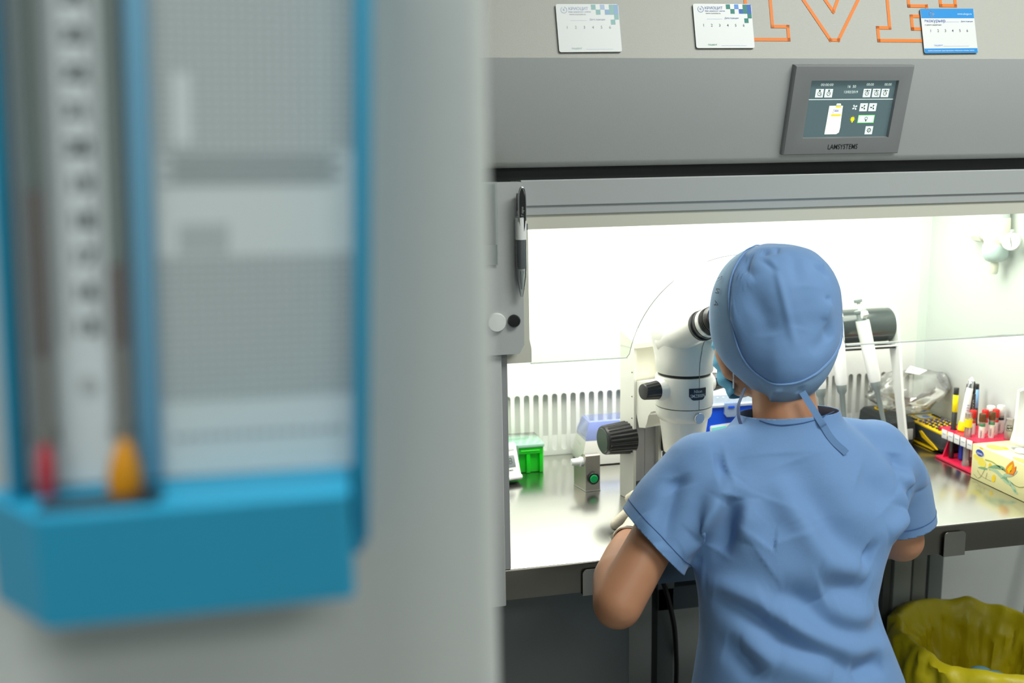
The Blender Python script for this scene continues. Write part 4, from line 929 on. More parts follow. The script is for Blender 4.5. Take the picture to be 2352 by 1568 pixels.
chain(bo, [(.75, 1.44, .98, .065), (.740, 1.41, .89, .07), (.718, 1.375, .80, .07), (.722, 1.355, .70, .08), (.722, 1.35, .60, .09)])
for a, b in (((.67, 1.43, .93), (.82, 1.44, .93)), ((.67, 1.35, .66), (.78, 1.35, .66))): capsule(bo, a, b, .06, .06)
chain(bo, [(*sL, .040), (.536, 1.426, .935, .037), (*eL, .0385), (.462, 1.43, .838, .0420), (.495, 1.50, .842, .036), (*wL, .0265)])
chain(bo, [(*sR, .050), (.95, 1.466, .92, .045), (*eR, .0385), (.953, 1.53, .846, .040), (.90, 1.60, .85, .033), (*wR, .0265)])
def hand(mb, wrist, knuck, tips, thumb, grow=0, pr=.016):
    """palm from the wrist to four knuckles, bent fingers to the tips, thumb from the palm's side"""
    w_ = V(wrist); up_ = V((0, 0, 1))
    for k in knuck: capsule(mb, w_.lerp(V(k), .12), k, pr + .006 + grow, pr * .80 + grow, 14)
    for k, t, r_ in zip(knuck, tips, (.0092, .0098, .0095, .0082)):
        k, t = V(k), V(t); L = (t - k).length; m1 = k.lerp(t, .42) + up_ * (.10 * L + .004); m2 = k.lerp(t, .74) + up_ * (.07 * L + .002)
        chain(mb, [(*k, r_ + .0015 + grow), (*m1, r_ + grow), (*m2, r_ * .92 + grow), (*t, r_ * .74 + grow)])
    chain(mb, [(*p, r_ + grow) for p, r_ in zip(thumb, (.016, .0125, .0110, .0085))])
LK = [(.660, 1.700, .850), (.642, 1.716, .852), (.622, 1.722, .850), (.604, 1.714, .843)]
LT = [(.690, 1.745, .828), (.655, 1.775, .826), (.6060, 1.8060, .8320), (.5470, 1.7200, .8140)]
LTh = [(.600, 1.640, .846), (.650, 1.660, .836), (.685, 1.690, .828), (.705, 1.718, .826)]
RK = [(.770, 1.715, .862), (.788, 1.724, .864), (.806, 1.726, .862), (.822, 1.720, .855)]
RT = [(.752, 1.782, .832), (.778, 1.800, .830), (.806, 1.800, .828), (.832, 1.782, .824)]
RTh = [(.828, 1.670, .856), (.775, 1.680, .846), (.752, 1.705, .838), (.740, 1.730, .832)]
hand(bo, wL, LK, LT, LTh, -.0018); hand(bo, wR, RK, RT, RTh, -.0018)
bb = fuse(bo, .0042, 5, .5)
fromb(bb).build('body', skin, who, smooth=80)
body_ = who.children[-1]
# eyes
for s_ in (-1, 1):
    e_ = MB().ball(HP(.077, .030 * s_, .004), .0108, 16).build('eye', mat('eye_white', (232, 230, 226), .2), who)
    MB().ball(HP(.0860, .030 * s_, .003), .0042, 12).build('iris', mat('iris_brown', (70, 44, 28), .2), e_)
# gloves: thin latex hands with rolled cuffs
for nm, w_, K_, T_, TH, e_, lb in (('glove', wL, LK, LT, LTh, (.495, 1.50, .842), 'left glove'), ('glove', wR, RK, RT, RTh, (.90, 1.60, .85), 'right glove')):
    gm = MB(); hand(gm, w_, K_, T_, TH, .0034); capsule(gm, V(w_).lerp(V(e_), .22), w_, .0325, .0305, 18)
    gb = fuse(gm, .0034, 3, .5); d = (V(e_) - V(w_)).normalized(); c_ = V(w_) + d * .018
    bmesh.ops.bisect_plane(gb, geom=gb.verts[:] + gb.edges[:] + gb.faces[:], plane_co=c_, plane_no=d, clear_outer=True)
    for v in gb.verts:
        v.co += v.normal * (.0009 * noise.noise(v.co * 70))
    fromb(gb).build(nm, latex, who, smooth=80, thick=.0012)
    MB().tube([c_ + (basis(d)[0] * cos(k * pi / 12) + basis(d)[1] * sin(k * pi / 12)) * (.0306 + .0010 * sin(k * 1.3)) for k in range(25)], .0020, 8).build('glove_cuff', latex, who.children[-1])

# ---- scrub top
gt = MB()
def ering(cx_, cy_, z, a, b, p=2.3, n=48, tl=0):
    o = []
    for k in range(n):
        t = 2 * pi * k / n; c_, s_ = cos(t), sin(t)
        o.append(V((cx_ + a * abs(c_) ** (2 / p) * (1 if c_ > 0 else -1), cy_ + b * abs(s_) ** (2 / p) * (1 if s_ > 0 else -1), z + tl * s_ * b)))
    return o
gt.loft([ering(.735, 1.345, .535, .190, .150), ering(.733, 1.342, .60, .181, .140), ering(.730, 1.342, .68, .166, .122), ering(.722, 1.350, .755, .146, .108), ering(.716, 1.362, .81, .138, .104), ering(.724, 1.380, .86, .150, .111),
         ering(.742, 1.402, .91, .163, .117), ering(.748, 1.415, .96, .168, .113), ering(.752, 1.428, 1.005, .160, .100), ering(.755, 1.440, 1.04, .125, .086), ering(.757, 1.452, 1.075, .082, .072), ering(.758, 1.457, 1.12, .068, .064)])
chain(gt, [(.755, 1.446, 1.034, .053), (.675, 1.440, 1.022, .051), (*(V(sL) + V((-.012, 0, -.002))), .052)])
chain(gt, [(.755, 1.448, 1.034, .053), (.835, 1.455, 1.022, .050), (*(V(sR) + V((.008, 0, -.004))), .053)])
chain(gt, [(*(V(sL) + V((.0, 0, -.004))), .060), (.545, 1.428, .950, .063), (.492, 1.412, .868, .069), (.455, 1.40, .81, .072)])
chain(gt, [(*(V(sR) + V((.0, 0, -.006))), .060), (.962, 1.474, .940, .063), (.985, 1.485, .87, .064), (1.0, 1.49, .80, .064)])
capsule(gt, (.62, 1.42, .97), (.66, 1.40, .92), .07, .08); capsule(gt, (.90, 1.44, .97), (.86, 1.42, .92), .07, .08)
capsule(gt, (.652, 1.470, .90), (.662, 1.455, .79), .055, .050)
gb = fuse(gt, .0062, 10, .6, 1)
ax0, ax1 = V((.602, 1.437, 1.010)), V((.455, 1.40, .81))
def near_axis(p, a, b, r): 
    d = (b - a).normalized(); q = p - a; t = q.dot(d); return .06 < t and (q - d * t).length < r
def cut_sel(b, co, no, ok):
    fs = [f for f in b.faces if ok(f.calc_center_median())]
    bmesh.ops.bisect_plane(b, geom=fs + list({e for f in fs for e in f.edges}) + list({v for f in fs for v in f.verts}), plane_co=co, plane_no=no, clear_outer=True)
def section(b, co, no, ok):
    """closed loop of points where the plane meets the cloth"""
    c = b.copy(); fs = [f for f in c.faces if ok(f.calc_center_median())]
    r = bmesh.ops.bisect_plane(c, geom=fs + list({e for f in fs for e in f.edges}) + list({v for f in fs for v in f.verts}), plane_co=co, plane_no=no)
    es = [e for e in r['geom_cut'] if isinstance(e, bmesh.types.BMEdge)]; nb = {}
    for e in es:
        for v in e.verts: nb.setdefault(v, []).append(e.other_vert(v))
    best = []; seen = set()
    for s0 in nb:
        if s0 in seen: continue
        path = [s0]; seen.add(s0)
        while True:
            nx = [v for v in nb[path[-1]] if v not in seen]
            if not nx: break
            path.append(nx[0]); seen.add(nx[0])
        if len(path) > len(best): best = path
    out = [v.co + v.normal * .0012 for v in best]; c.free(); return out
selL = lambda p: near_axis(p, ax0, ax1, .086)
selR = lambda p: (p - V((1.0, 1.49, .82))).length < .13 and p.x > .93
cut_sel(gb, (.5165, 1.425, .9005), (-.74, .06, -.67), selL)
cut(gb, (1.0, 1.49, .8690), (.20, .05, -.98), (1.0, 1.49, .80), .12)
cut(gb, (.757, 1.455, 1.0855), (-.02, .12, 1), (.757, 1.455, 1.12), .10)
cut(gb, (.735, 1.345, .545), (0, 0, -1), (.735, 1.345, .50), .30)
SF = [
    ([(0.6870, 1.3459, 1.0205), (0.6965, 1.3185, 0.9835), (0.7107, 1.3019, 0.9563), (0.7273, 1.2897, 0.9248), (0.7562, 1.2802, 0.8964), (0.7933, 1.2807, 0.8790)], 0.016, 0.01),
    ([(0.7187, 1.3549, 1.0392), (0.7288, 1.3234, 0.9976), (0.7472, 1.2977, 0.9491), (0.7761, 1.2875, 0.9155), (0.8183, 1.2907, 0.8925)], 0.024, -0.012),
    ([(0.6154, 1.3524, 0.9898), (0.6076, 1.3460, 0.9660), (0.5985, 1.3453, 0.9348), (0.5894, 1.3482, 0.9049)], 0.012, -0.018),
    ([(0.5354, 1.3560, 0.9045), (0.5656, 1.3705, 0.9176), (0.5870, 1.3578, 0.9556), (0.6070, 1.3553, 0.9909), (0.6290, 1.3628, 1.0120)], 0.012, 0.009),
    ([(0.6293, 1.3439, 0.9861), (0.6264, 1.3299, 0.9593), (0.6149, 1.3269, 0.9295)], 0.014, 0.008),
    ([(0.6443, 1.3085, 0.9284), (0.6710, 1.3096, 0.9572), (0.6800, 1.2988, 0.9339)], 0.03, -0.008),
    ([(0.5749, 1.3708, 0.8670), (0.5896, 1.3278, 0.8699), (0.6193, 1.3044, 0.8847), (0.6454, 1.2981, 0.9032)], 0.024, -0.008),
    ([(0.5756, 1.3583, 0.8446), (0.5927, 1.3153, 0.8507), (0.6208, 1.2878, 0.8438), (0.6503, 1.2701, 0.8273)], 0.014, 0.008),
    ([(0.5793, 1.3405, 0.8383), (0.6043, 1.2980, 0.8330), (0.6359, 1.2726, 0.8145), (0.6807, 1.2530, 0.7867), (0.7285, 1.2449, 0.7661), (0.7623, 1.2401, 0.7428)], 0.012, -0.015),
    ([(0.6391, 1.2747, 0.8291), (0.6682, 1.2621, 0.8131), (0.7047, 1.2532, 0.7944), (0.7582, 1.2499, 0.7760), (0.8418, 1.2800, 0.7561)], 0.016, 0.011),
    ([(0.6378, 1.2782, 0.8409), (0.6715, 1.2715, 0.8548), (0.7085, 1.2634, 0.8370), (0.7449, 1.2580, 0.8086), (0.7930, 1.2634, 0.7908), (0.8418, 1.2912, 0.7771)], 0.017, -0.015),
    ([(0.7227, 1.2652, 0.8453), (0.7351, 1.2616, 0.8268), (0.7662, 1.2620, 0.8123), (0.7999, 1.2715, 0.8065), (0.8209, 1.2858, 0.8139)], 0.013, 0.01),
    ([(0.7266, 1.2684, 0.8594), (0.7525, 1.2714, 0.8672), (0.7851, 1.2745, 0.8583), (0.8092, 1.2808, 0.8434)], 0.017, -0.013),
    ([(0.7224, 1.2780, 0.8903), (0.7544, 1.2759, 0.8824), (0.7929, 1.2796, 0.8741), (0.8097, 1.2836, 0.8652)], 0.014, 0.007),
    ([(0.7620, 1.2393, 0.7405), (0.7973, 1.2477, 0.7424), (0.8262, 1.2604, 0.7403)], 0.012, -0.012),
    ([(0.5858, 1.3079, 0.7721), (0.6056, 1.2792, 0.7639), (0.6215, 1.2605, 0.7420)], 0.012, -0.011),
    ([(0.6503, 1.2554, 0.7705), (0.6877, 1.2437, 0.7559), (0.7247, 1.2358, 0.7351)], 0.02, 0.008),
    ([(0.6010, 1.2877, 0.7790), (0.6241, 1.2678, 0.7728), (0.6492, 1.2526, 0.7588)], 0.012, 0.007),
    ([(0.8087, 1.2897, 0.9033), (0.8256, 1.2932, 0.8894)], 0.014, -0.008),
    ([(0.9009, 1.3721, 0.9944), (0.9250, 1.3758, 0.9800), (0.9390, 1.3827, 0.9724)], 0.01, 0.008),
    ([(0.9466, 1.3891, 0.9654), (0.9260, 1.3723, 0.9500), (0.9096, 1.3593, 0.9334), (0.9046, 1.3551, 0.9213)], 0.008, -0.014),
    ([(0.8908, 1.3546, 0.9759), (0.9045, 1.3566, 0.9405), (0.8825, 1.3349, 0.9280), (0.8518, 1.3110, 0.9233)], 0.012, 0.012),
    ([(0.9151, 1.3971, 1.0223), (0.9140, 1.3848, 1.0091), (0.9267, 1.3794, 0.9900)], 0.01, -0.007),
    ([(0.9392, 1.4059, 1.0178), (0.9690, 1.4154, 0.9839), (0.9758, 1.4131, 0.9492)], 0.014, 0.007),
    ([(0.5988, 1.3825, 1.0298), (0.6207, 1.3821, 1.0296)], 0.016, -0.007),
    ([(0.5410, 1.3954, 1.0144), (0.5436, 1.3803, 0.9975)], 0.012, -0.006),
    ([(0.5370, 1.3968, 1.0127), (0.5279, 1.3761, 0.9809), (0.5158, 1.3649, 0.9500), (0.5055, 1.3539, 0.9159)], 0.011, -0.008),
    ([(0.5556, 1.3646, 0.9265), (0.5823, 1.3616, 0.9515), (0.6002, 1.3545, 0.9819)], 0.012, 0.007),
    ([(0.4878, 1.3879, 0.9607), (0.4928, 1.3737, 0.9489), (0.4943, 1.3591, 0.9248)], 0.012, 0.004),
    ([(0.6921, 1.3692, 1.0479), (0.6870, 1.3459, 1.0205), (0.6682, 1.3279, 0.9881)], 0.03, -0.005),
    ([(0.8183, 1.3388, 1.0118), (0.8473, 1.3325, 0.9870), (0.8619, 1.3259, 0.9606)], 0.02, -0.006),
]
COLLAR = [(0.6875, 1.4154, 1.0863), (0.6962, 1.4027, 1.0841), (0.7094, 1.3924, 1.0830), (0.7246, 1.3863, 1.0842), (0.7449, 1.3832, 1.0863), (0.7672, 1.3840, 1.0901), (0.7841, 1.3881, 1.0942), (0.8362, 1.4491, 1.0824)]
folds(gb, [(p_, w_ * 1.5, a_ * 1.7) for p_, w_, a_ in SF], .0006, 9)
seams = [section(gb, V((.5165, 1.425, .9005)) + V((.74, -.06, .67)) * .017, (-.74, .06, -.67), selL), section(gb, V((1.0, 1.49, .8690)) + V((-.20, -.05, .98)) * .017, (.20, .05, -.98), selR)]
sh = fromb(gb).build('scrub_top', cloth, who, smooth=80, thick=.0016)
for q_ in seams:
    if len(q_) > 8: MB().tube(q_[::2], .0006, 5).build('hem_seam', mat('seam_blue', (58, 92, 144), .8), sh)
# collar stitching
MB().tube(smoothpath(COLLAR, 5), .0009, 6).build('collar_seam', mat('seam_blue', (52, 84, 136), .8), sh)

# ---- head: cap, band, ties, mask
HEM = [(.6795, 1.590, 1.205), (.6865, 1.575, 1.180), (.6990, 1.545, 1.146), (.7110, 1.505, 1.1215), (.7195, 1.465, 1.1115), (.7270, 1.443, 1.1040), (.7500, 1.432, 1.1070), (.7790, 1.434, 1.1170), (.8060, 1.447, 1.1330), (.8300, 1.480, 1.155), (.8460, 1.530, 1.190), (.8400, 1.585, 1.222), (.8080, 1.596, 1.236), (.7600, 1.602, 1.240), (.7180, 1.600, 1.236), (.6910, 1.610, 1.224)]
cc = V((.7655, 1.527, 1.236))
def closed(P, n):
    P = [V(p) for p in P]; N = len(P); Q = []
    for i in range(N):
        a, b, c, d = P[i - 1], P[i], P[(i + 1) % N], P[(i + 2) % N]
        for k in range(n):
            t = k / n; Q.append(.5 * ((2 * b) + (c - a) * t + (2 * a - 5 * b + 4 * c - d) * t * t + (3 * b - a - 3 * c + d) * t ** 3))
    return Q
hem = closed(HEM, 9); NH = len(hem)
apex = V((-.03, -.12, 1)).normalized()
vw = V((.447, .894, 0)); vr = V((.894, -.447, 0))
def crad(d):
    a, b, c = (.1060 if d.dot(vr) < 0 else .1010), (.092 if d.dot(vw) > 0 else .112), (.113 if d.z > 0 else .136)
    p = 2.25
    return 1 / ((abs(d.dot(vr)) / a) ** p + (abs(d.dot(vw)) / b) ** p + (abs(d.z) / c) ** p) ** (1 / p)
rows = []; NR = 64
for j in range(1, NR + 1):
    t = j / NR; row = []
    for h in hem:
        d1 = (h - cc).normalized(); L1 = (h - cc).length
        ang = apex.angle(d1); d = (apex * sin((1 - t) * ang) + d1 * sin(t * ang)) / sin(ang); d.normalize()
        k = max(0, (t - .60) / .40); k = k * k * (3 - 2 * k)
        row.append(cc + d * (crad(d) * (1 - k) + L1 * k))
    rows.append(row)
TS = [.40, .51, .63, .73, .785, .81, .81, .81, .82, .80, .64, .47, .38, .33, .31, .33]
ts = [v.x for v in closed([(t, 0, 0) for t in TS], 9)]
TSEAM = {18: 0.219, 19: 0.234, 20: 0.234, 21: 0.266, 22: 0.281, 23: 0.312, 24: 0.375, 25: 0.453, 26: 0.672, 27: 0.734, 28: 0.766, 29: 0.781, 33: 0.844, 34: 0.859, 38: 0.875, 53: 0.875, 54: 0.875, 60: 0.859, 61: 0.859, 62: 0.859, 65: 0.844}
TSEAM.update({78: .80, 90: .66, 104: .42, 122: .26, 136: .22, 6: .21})
ks_ = sorted(TSEAM)
for i in range(NH):                                                # seam height around the head, blended between the known places
    lo_ = max([k for k in ks_ if k <= i] or [ks_[-1] - NH]); hi_ = min([k for k in ks_ if k >= i] or [ks_[0] + NH])
    f_ = 0 if hi_ == lo_ else (i - lo_) / (hi_ - lo_); ts[i] = TSEAM[lo_ % NH] * (1 - f_) + TSEAM[hi_ % NH] * f_
for q in range(12): ts = [(ts[i - 1] + 2 * ts[i] + ts[(i + 1) % NH]) / 4 for i in range(NH)]
for i, h in enumerate(hem):                                        # the crown bags out over the band
    for j in range(NR):
        t = (j + 1) / NR
        if t < ts[i]:
            s_ = min(1, (ts[i] - t) / .12); rows[j][i] = cc + (rows[j][i] - cc) * (1 + .030 * s_ * (2 - s_) * min(1, t / .25))
def resample(i, a, b, n):
    out = []
    for k in range(n + 1):
        q = (a + (b - a) * k / n) * NR - 1; q = max(0, min(NR - 1.0001, q)); j = int(q); out.append(rows[j][i].lerp(rows[j + 1][i], q - j))
    return out
def grid(a, b, n, push=0, top=False):
    cols = [resample(i, a(i), b(i), n) for i in range(NH)]
    m_ = MB(); rs = [[cols[i][k] + (cols[i][k] - cc).normalized() * push for i in range(NH)] for k in range(n + 1)]
    m_.loft(rs, cap0=top, cap1=False); return m_, rs
def cap_piece(r0, r1, push=0):
    m_ = MB(); top = r0 == 0
    rs = [[p + (p - cc).normalized() * push for p in r] for r in rows[r0:r1 + 1]]
    m_.loft(rs, cap0=top, cap1=False); return m_
CF = [
    ([(0.7520, 1.5023, 1.3482), (0.7377, 1.4767, 1.3405)], 0.005, -0.004),
    ([(0.7236, 1.4717, 1.3346), (0.7234, 1.4450, 1.3145), (0.7243, 1.4281, 1.2892), (0.7285, 1.4174, 1.2577), (0.7355, 1.4120, 1.2241), (0.7380, 1.4060, 1.2034)], 0.006, 0.0035),
    ([(0.6805, 1.4640, 1.2958), (0.6894, 1.4422, 1.2674), (0.6975, 1.4319, 1.2400), (0.7022, 1.4277, 1.2175)], 0.02, -0.007),
    ([(0.6987, 1.5138, 1.3351), (0.6885, 1.4855, 1.3207), (0.6922, 1.4635, 1.3091)], 0.008, -0.008),
    ([(0.6787, 1.4877, 1.3116), (0.6886, 1.4607, 1.3027)], 0.01, 0.005),
    ([(0.7055, 1.4989, 1.3362), (0.6892, 1.4843, 1.3208)], 0.005, -0.005),
    ([(0.7287, 1.5034, 1.3454), (0.7225, 1.4823, 1.3382)], 0.009, -0.006),
    ([(0.7114, 1.4796, 1.3331), (0.7192, 1.4570, 1.3236), (0.7241, 1.4438, 1.3134)], 0.006, -0.004),
    ([(0.7896, 1.4473, 1.3230), (0.7999, 1.4452, 1.3159), (0.8116, 1.4428, 1.3020)], 0.007, -0.006),
    ([(0.8012, 1.4600, 1.3282), (0.8109, 1.4565, 1.3189)], 0.006, 0.004),
    ([(0.8033, 1.4259, 1.2769), (0.8001, 1.4217, 1.2673)], 0.005, -0.004),
    ([(0.7928, 1.4152, 1.2401), (0.7993, 1.4195, 1.2597), (0.8035, 1.4232, 1.2670)], 0.012, 0.005),
    ([(0.7926, 1.4142, 1.2322), (0.8010, 1.4151, 1.2213), (0.8069, 1.4157, 1.2070)], 0.01, -0.006),
    ([(0.7635, 1.4723, 1.3411), (0.7520, 1.4415, 1.3216), (0.7518, 1.4227, 1.2955)], 0.012, -0.004),
    ([(0.7636, 1.4220, 1.2950), (0.7583, 1.4119, 1.2627), (0.7489, 1.4102, 1.2294)], 0.02, -0.004),
    ([(0.6636, 1.4737, 1.2700), (0.6635, 1.4665, 1.2420), (0.6704, 1.4585, 1.2139)], 0.01, 0.004),
    ([(0.8022, 1.4158, 1.2223), (0.7824, 1.4061, 1.2053), (0.7636, 1.4011, 1.1932)], 0.012, -0.005),
]
BF = [
    ([(0.7153, 1.4185, 1.1350), (0.7164, 1.4276, 1.1221), (0.7210, 1.4468, 1.1064)], 0.004, 0.004),
    ([(0.7156, 1.4178, 1.1359), (0.7241, 1.4160, 1.1286)], 0.006, 0.003),
    ([(0.6937, 1.4546, 1.1437), (0.7082, 1.4454, 1.1273)], 0.008, -0.002),
    ([(0.7514, 1.4053, 1.1392), (0.7507, 1.4117, 1.1264)], 0.006, -0.003),
]
TIE = [(0.7545, 1.4075, 1.1294), (0.7711, 1.3788, 1.0891), (0.7772, 1.3770, 1.0793), (0.7828, 1.3703, 1.0668), (0.7902, 1.3629, 1.0557), (0.7994, 1.3563, 1.0464), (0.8032, 1.3536, 1.0420)]
LETTERS = [
    ('Л', (0.6643, 1.5278, 1.2980), (-0.4409, -0.5837, -0.6818), (0.2898, -0.8116, 0.5073)),
    ('И', (0.6567, 1.5179, 1.2795), (-0.2653, -0.0607, -0.9623), (0.0853, -0.9956, 0.0393)),
    ('А', (0.6525, 1.5123, 1.2597), (-0.1687, 0.1502, -0.9741), (0.0856, -0.9824, -0.1663)),
]
cp, _r = grid(lambda i: 1 / NR, lambda i: ts[i] + .02, 96, 0, True); bmesh.ops.recalc_face_normals(cp.bm, faces=cp.bm.faces[:])
cpb = folds(cp.bm, CF, .0010, 22)
cp_o = fromb(cpb).build('surgical_cap', cloth2, who, smooth=80, thick=.0014, keep=1)
bn, bg = grid(lambda i: ts[i] - .005, lambda i: 1, 26, .0014); bmesh.ops.recalc_face_normals(bn.bm, faces=bn.bm.faces[:]); bnb = folds(bn.bm, BF, .0006, 26)
band = fromb(bnb).build('cap_band', trim, cp_o, smooth=80, thick=.0018, keep=1)
rim_pts = [p + (p - cc).normalized() * .0022 for p in rows[NR - 1]]
MB().tube(rim_pts + rim_pts[:1], .0016, 6).build('cap_hem', trim, cp_o)
sm_pts = [p + (p - cc).normalized() * .0022 for p in bg[0]]
MB().tube(sm_pts + sm_pts[:1], .0011, 6).build('cap_seam', cloth2, cp_o)
# embroidered letters on the band, reading down the left side
lt = MB()
def band_pt(i, j): p = bg[j][i % NH]; return p + (p - cc).normalized() * .0035
for ch, o_, u_, v_ in LETTERS:
    lt.text(ch, .0170, o_, u_, v_, 'CENTER', 0, .0006, .8)
lt.build('lettering', mat('thread_dark', (44, 48, 66), .7), band, smooth=0)
# ties
nb_ = V((-.447, -.894, .25)).normalized()
MB().strip(smoothpath([(.690, 1.477, 1.1245), (.681, 1.470, 1.112), (.6725, 1.462, 1.100), (.6690, 1.452, 1.084), (.671, 1.443, 1.070), (.676, 1.437, 1.058)], 5), .0075, .0012, V((-.9, -.1, .3))).build('tie', mat('tie_shade', (104, 120, 158), .75), cp_o)  # left tie: its shaded side is put into a darker cap blue
tp_ = smoothpath(TIE, 6)
MB().strip(tp_, .0105, .0016, nb_).build('tie', cloth2, cp_o)
# face mask: pleated blue sheet with white loops
mk = MB(); rws = []
for j in range(15):
    t = j / 14; u_ = .006 - t * .120; row = []
    for i in range(25):
        th = (-1 + 2 * i / 24); a = th * rad(66)
        bulge = .010 * sin(pi * t) * cos(a) + .0022 * ((j % 4) - 1.5) * (1 if .15 < t < .9 else 0)
        A_ = .102 + bulge - (.006 if t < .1 else 0) - .022 * max(0, t - .72) / .28; B_ = .0730 - .006 * abs(th) ** 4 + .002 * ((j % 4) - 1.5) - .010 * t
        row.append(HP(cos(a) * A_ + .004, sin(a) * B_, u_ + (.018 * abs(th) ** 2 * (t - .1))))
    rws.append(row)
mk.loft(rws, closed=False)
mko = mk.build('face_mask', mat('mask_blue', (92, 170, 206), .7, bump=.3, bscale=900), who, smooth=60, thick=.001)
for s_ in (-1, 1):
    e0 = rws[1][0 if s_ < 0 else 24]; e1 = rws[13][0 if s_ < 0 else 24]; er = HP(-.014, s_ * .088, -.012)
    MB().tube(smoothpath([e0, e0.lerp(er, .55) + hu * .012, er + hu * .018, er - hu * .012, e1.lerp(er, .5) - hu * .004, e1], 6), .0014, 8).build('ear_loop', white, mko)


# ---- trousers, shoes
tr = MB()
chain(tr, [(.732, 1.345, .60, .125), (.732, 1.345, .545, .125)])
for s_, kx in ((-1, .800), (1, .985)):
    hx = .752 + s_ * .07
    chain(tr, [(hx, 1.36, .560, .086), (.5 * (hx + kx), 1.52, .555, .082), (kx, 1.690, .530, .064), (kx + s_ * .008, 1.70, .38, .058), (kx + s_ * .01, 1.64, .17, .052), (kx + s_ * .01, 1.625, .09, .052)])
tb_ = fuse(tr, .012, 6, .6); folds(tb_, [], .004, 10)
fromb(tb_).build('trousers', cloth, who, smooth=80)
for s_, kx in ((-1, .792), (1, .995)):
    f_ = MB(); chain(f_, [(kx, 1.605, .036, .036), (kx + s_ * .01, 1.72, .030, .030), (kx + s_ * .014, 1.80, .027, .027)]); capsule(f_, (kx, 1.625, .05), (kx, 1.625, .10), .036, .034)
    fb = fuse(f_, .008, 4, .5)
    for v in fb.verts: v.co.z = max(v.co.z, .002)
    fromb(fb).build('shoe', mat('shoe_white', (228, 230, 230), .5), who, smooth=60)

# ================================================================ stool
so = thing('stool', (.73, 1.335, 0), 'round swivel stool under the seated person', 'stool')
MB().lathe([(.15, .359), (.172, .366), (.178, .384), (.175, .400), (.15, .405), (.002, .406)], (.73, 1.335, 0), Z, 40).build('seat', mat('seat_grey', (90, 94, 98), .5), so, smooth=50)
MB().cyl((.73, 1.335, .07), (.73, 1.335, .362), .025, n=20).build('column', chrome, so)
for k in range(5):
    a = 2 * pi * k / 5 + .925; d = V((cos(a), sin(a), 0)); c_ = V((.73, 1.335, 0))
    l_ = MB().tube([c_ + Z * .09, c_ + d * .14 + Z * .075, c_ + d * .27 + Z * .062], [.020, .016, .013], 10).build('leg', chrome, so)
    MB().cyl(c_ + d * .262 + Z * .026 + d.cross(Z) * .012, c_ + d * .262 + Z * .026 - d.cross(Z) * .012, .026, n=18).build('castor', black, l_)
# ================================================================ waste bin with yellow liner
wb = thing('waste_bin', (1.455, 1.845, 0), 'black waste bin with crumpled yellow liner under the right of the worktop', 'bin')
bcn = V((1.455, 1.845, 0)); R0 = .158
MB().lathe([(.136, .001), (.138, .004), (.168, .392), (.173, .395), (.173, .402), (.168, .402), (.163, .392), (.132, .012), (.001, .010)], bcn, Z, 56, cap0=True, cap1=False).build('bucket', mat('bin_black', (44, 48, 50), .4), wb, smooth=50)
random.seed(9)
NL = 150; prof = []                                                # liner: from the inside floor up, over the rim, down outside
for j in range(46):
    t = j / 45
    if t < .55: q = t / .55; prof.append((.060 + .102 * q ** .6, .10 + .305 * q, q))
    elif t < .68: q = (t - .55) / .13; prof.append((.162 + .024 * (1 - cos(pi * q)) / 2, .405 + .014 * sin(pi * q), 1))
    else: q = (t - .68) / .32; prof.append((.187 + .010 * q, .402 - .165 * q, 1))
lrows = []
for j, (r, z, q) in enumerate(prof):
    row = []
    for k in range(NL):
        a = 2 * pi * k / NL
        p_ = V((cos(a) * 2.2, sin(a) * 2.2, z * 5))
        f = noise.noise(p_ * 1.7) * .026 + (1 - abs(noise.noise(p_ * 3.6))) * .026 - .012 + (1 - abs(noise.noise(p_ * 7.1))) * .009 + noise.noise(V((cos(a) * 9, sin(a) * 9, z * 3))) * .007
        infl = .35 if (.55 <= j / 45 < .66) else 1
        zz = z + noise.noise(V((cos(a) * 3, sin(a) * 3, 3))) * (.016 if j / 45 > .3 else .02) * (1 if j / 45 < .68 else .8) + (noise.noise(V((cos(a) * 6, sin(a) * 6, 7))) * .03 if j / 45 > .9 else 0)
        lean = .012 * max(0, cos(a - 2.1)) if j / 45 > .4 else 0
        rr = r + f * infl * (-.8 if j / 45 < .5 else .8)
        if j / 45 < .55: rr = min(rr, .128 + .030 * min(1, zz / .39))
        if j / 45 > .64: rr = max(rr, .183)
        if j / 45 > .68: zz = zz + (.402 - z) * .62 * max(0, 1 - ((a - 5.05) / .75) ** 2)
        rr = min(rr, .204)
        row.append(bcn + V((cos(a) * rr, sin(a) * rr, zz + lean)))
    lrows.append(row)
lm = MB().loft(lrows, cap0=True, cap1=False)
lin_m = mat('liner_yellow', (214, 196, 26), .42, bump=.6, bscale=45)
lb = lin_m.node_tree.nodes['Principled BSDF']
lm.build('bin_liner', lin_m, wb, smooth=70)
gw = MB()
for k in range(6): gw.ball((1.44 + .016 * cos(k * 2.1), 1.80 + .018 * sin(k * 2.1), .335 + .006 * (k % 3)), (.030, .026, .020), 12)
tag(gw.build('crumpled_cap', mat('waste_blue', (120, 176, 196), .7), None, smooth=60), 'crumpled pale blue disposable cap inside the waste bin', 'waste')

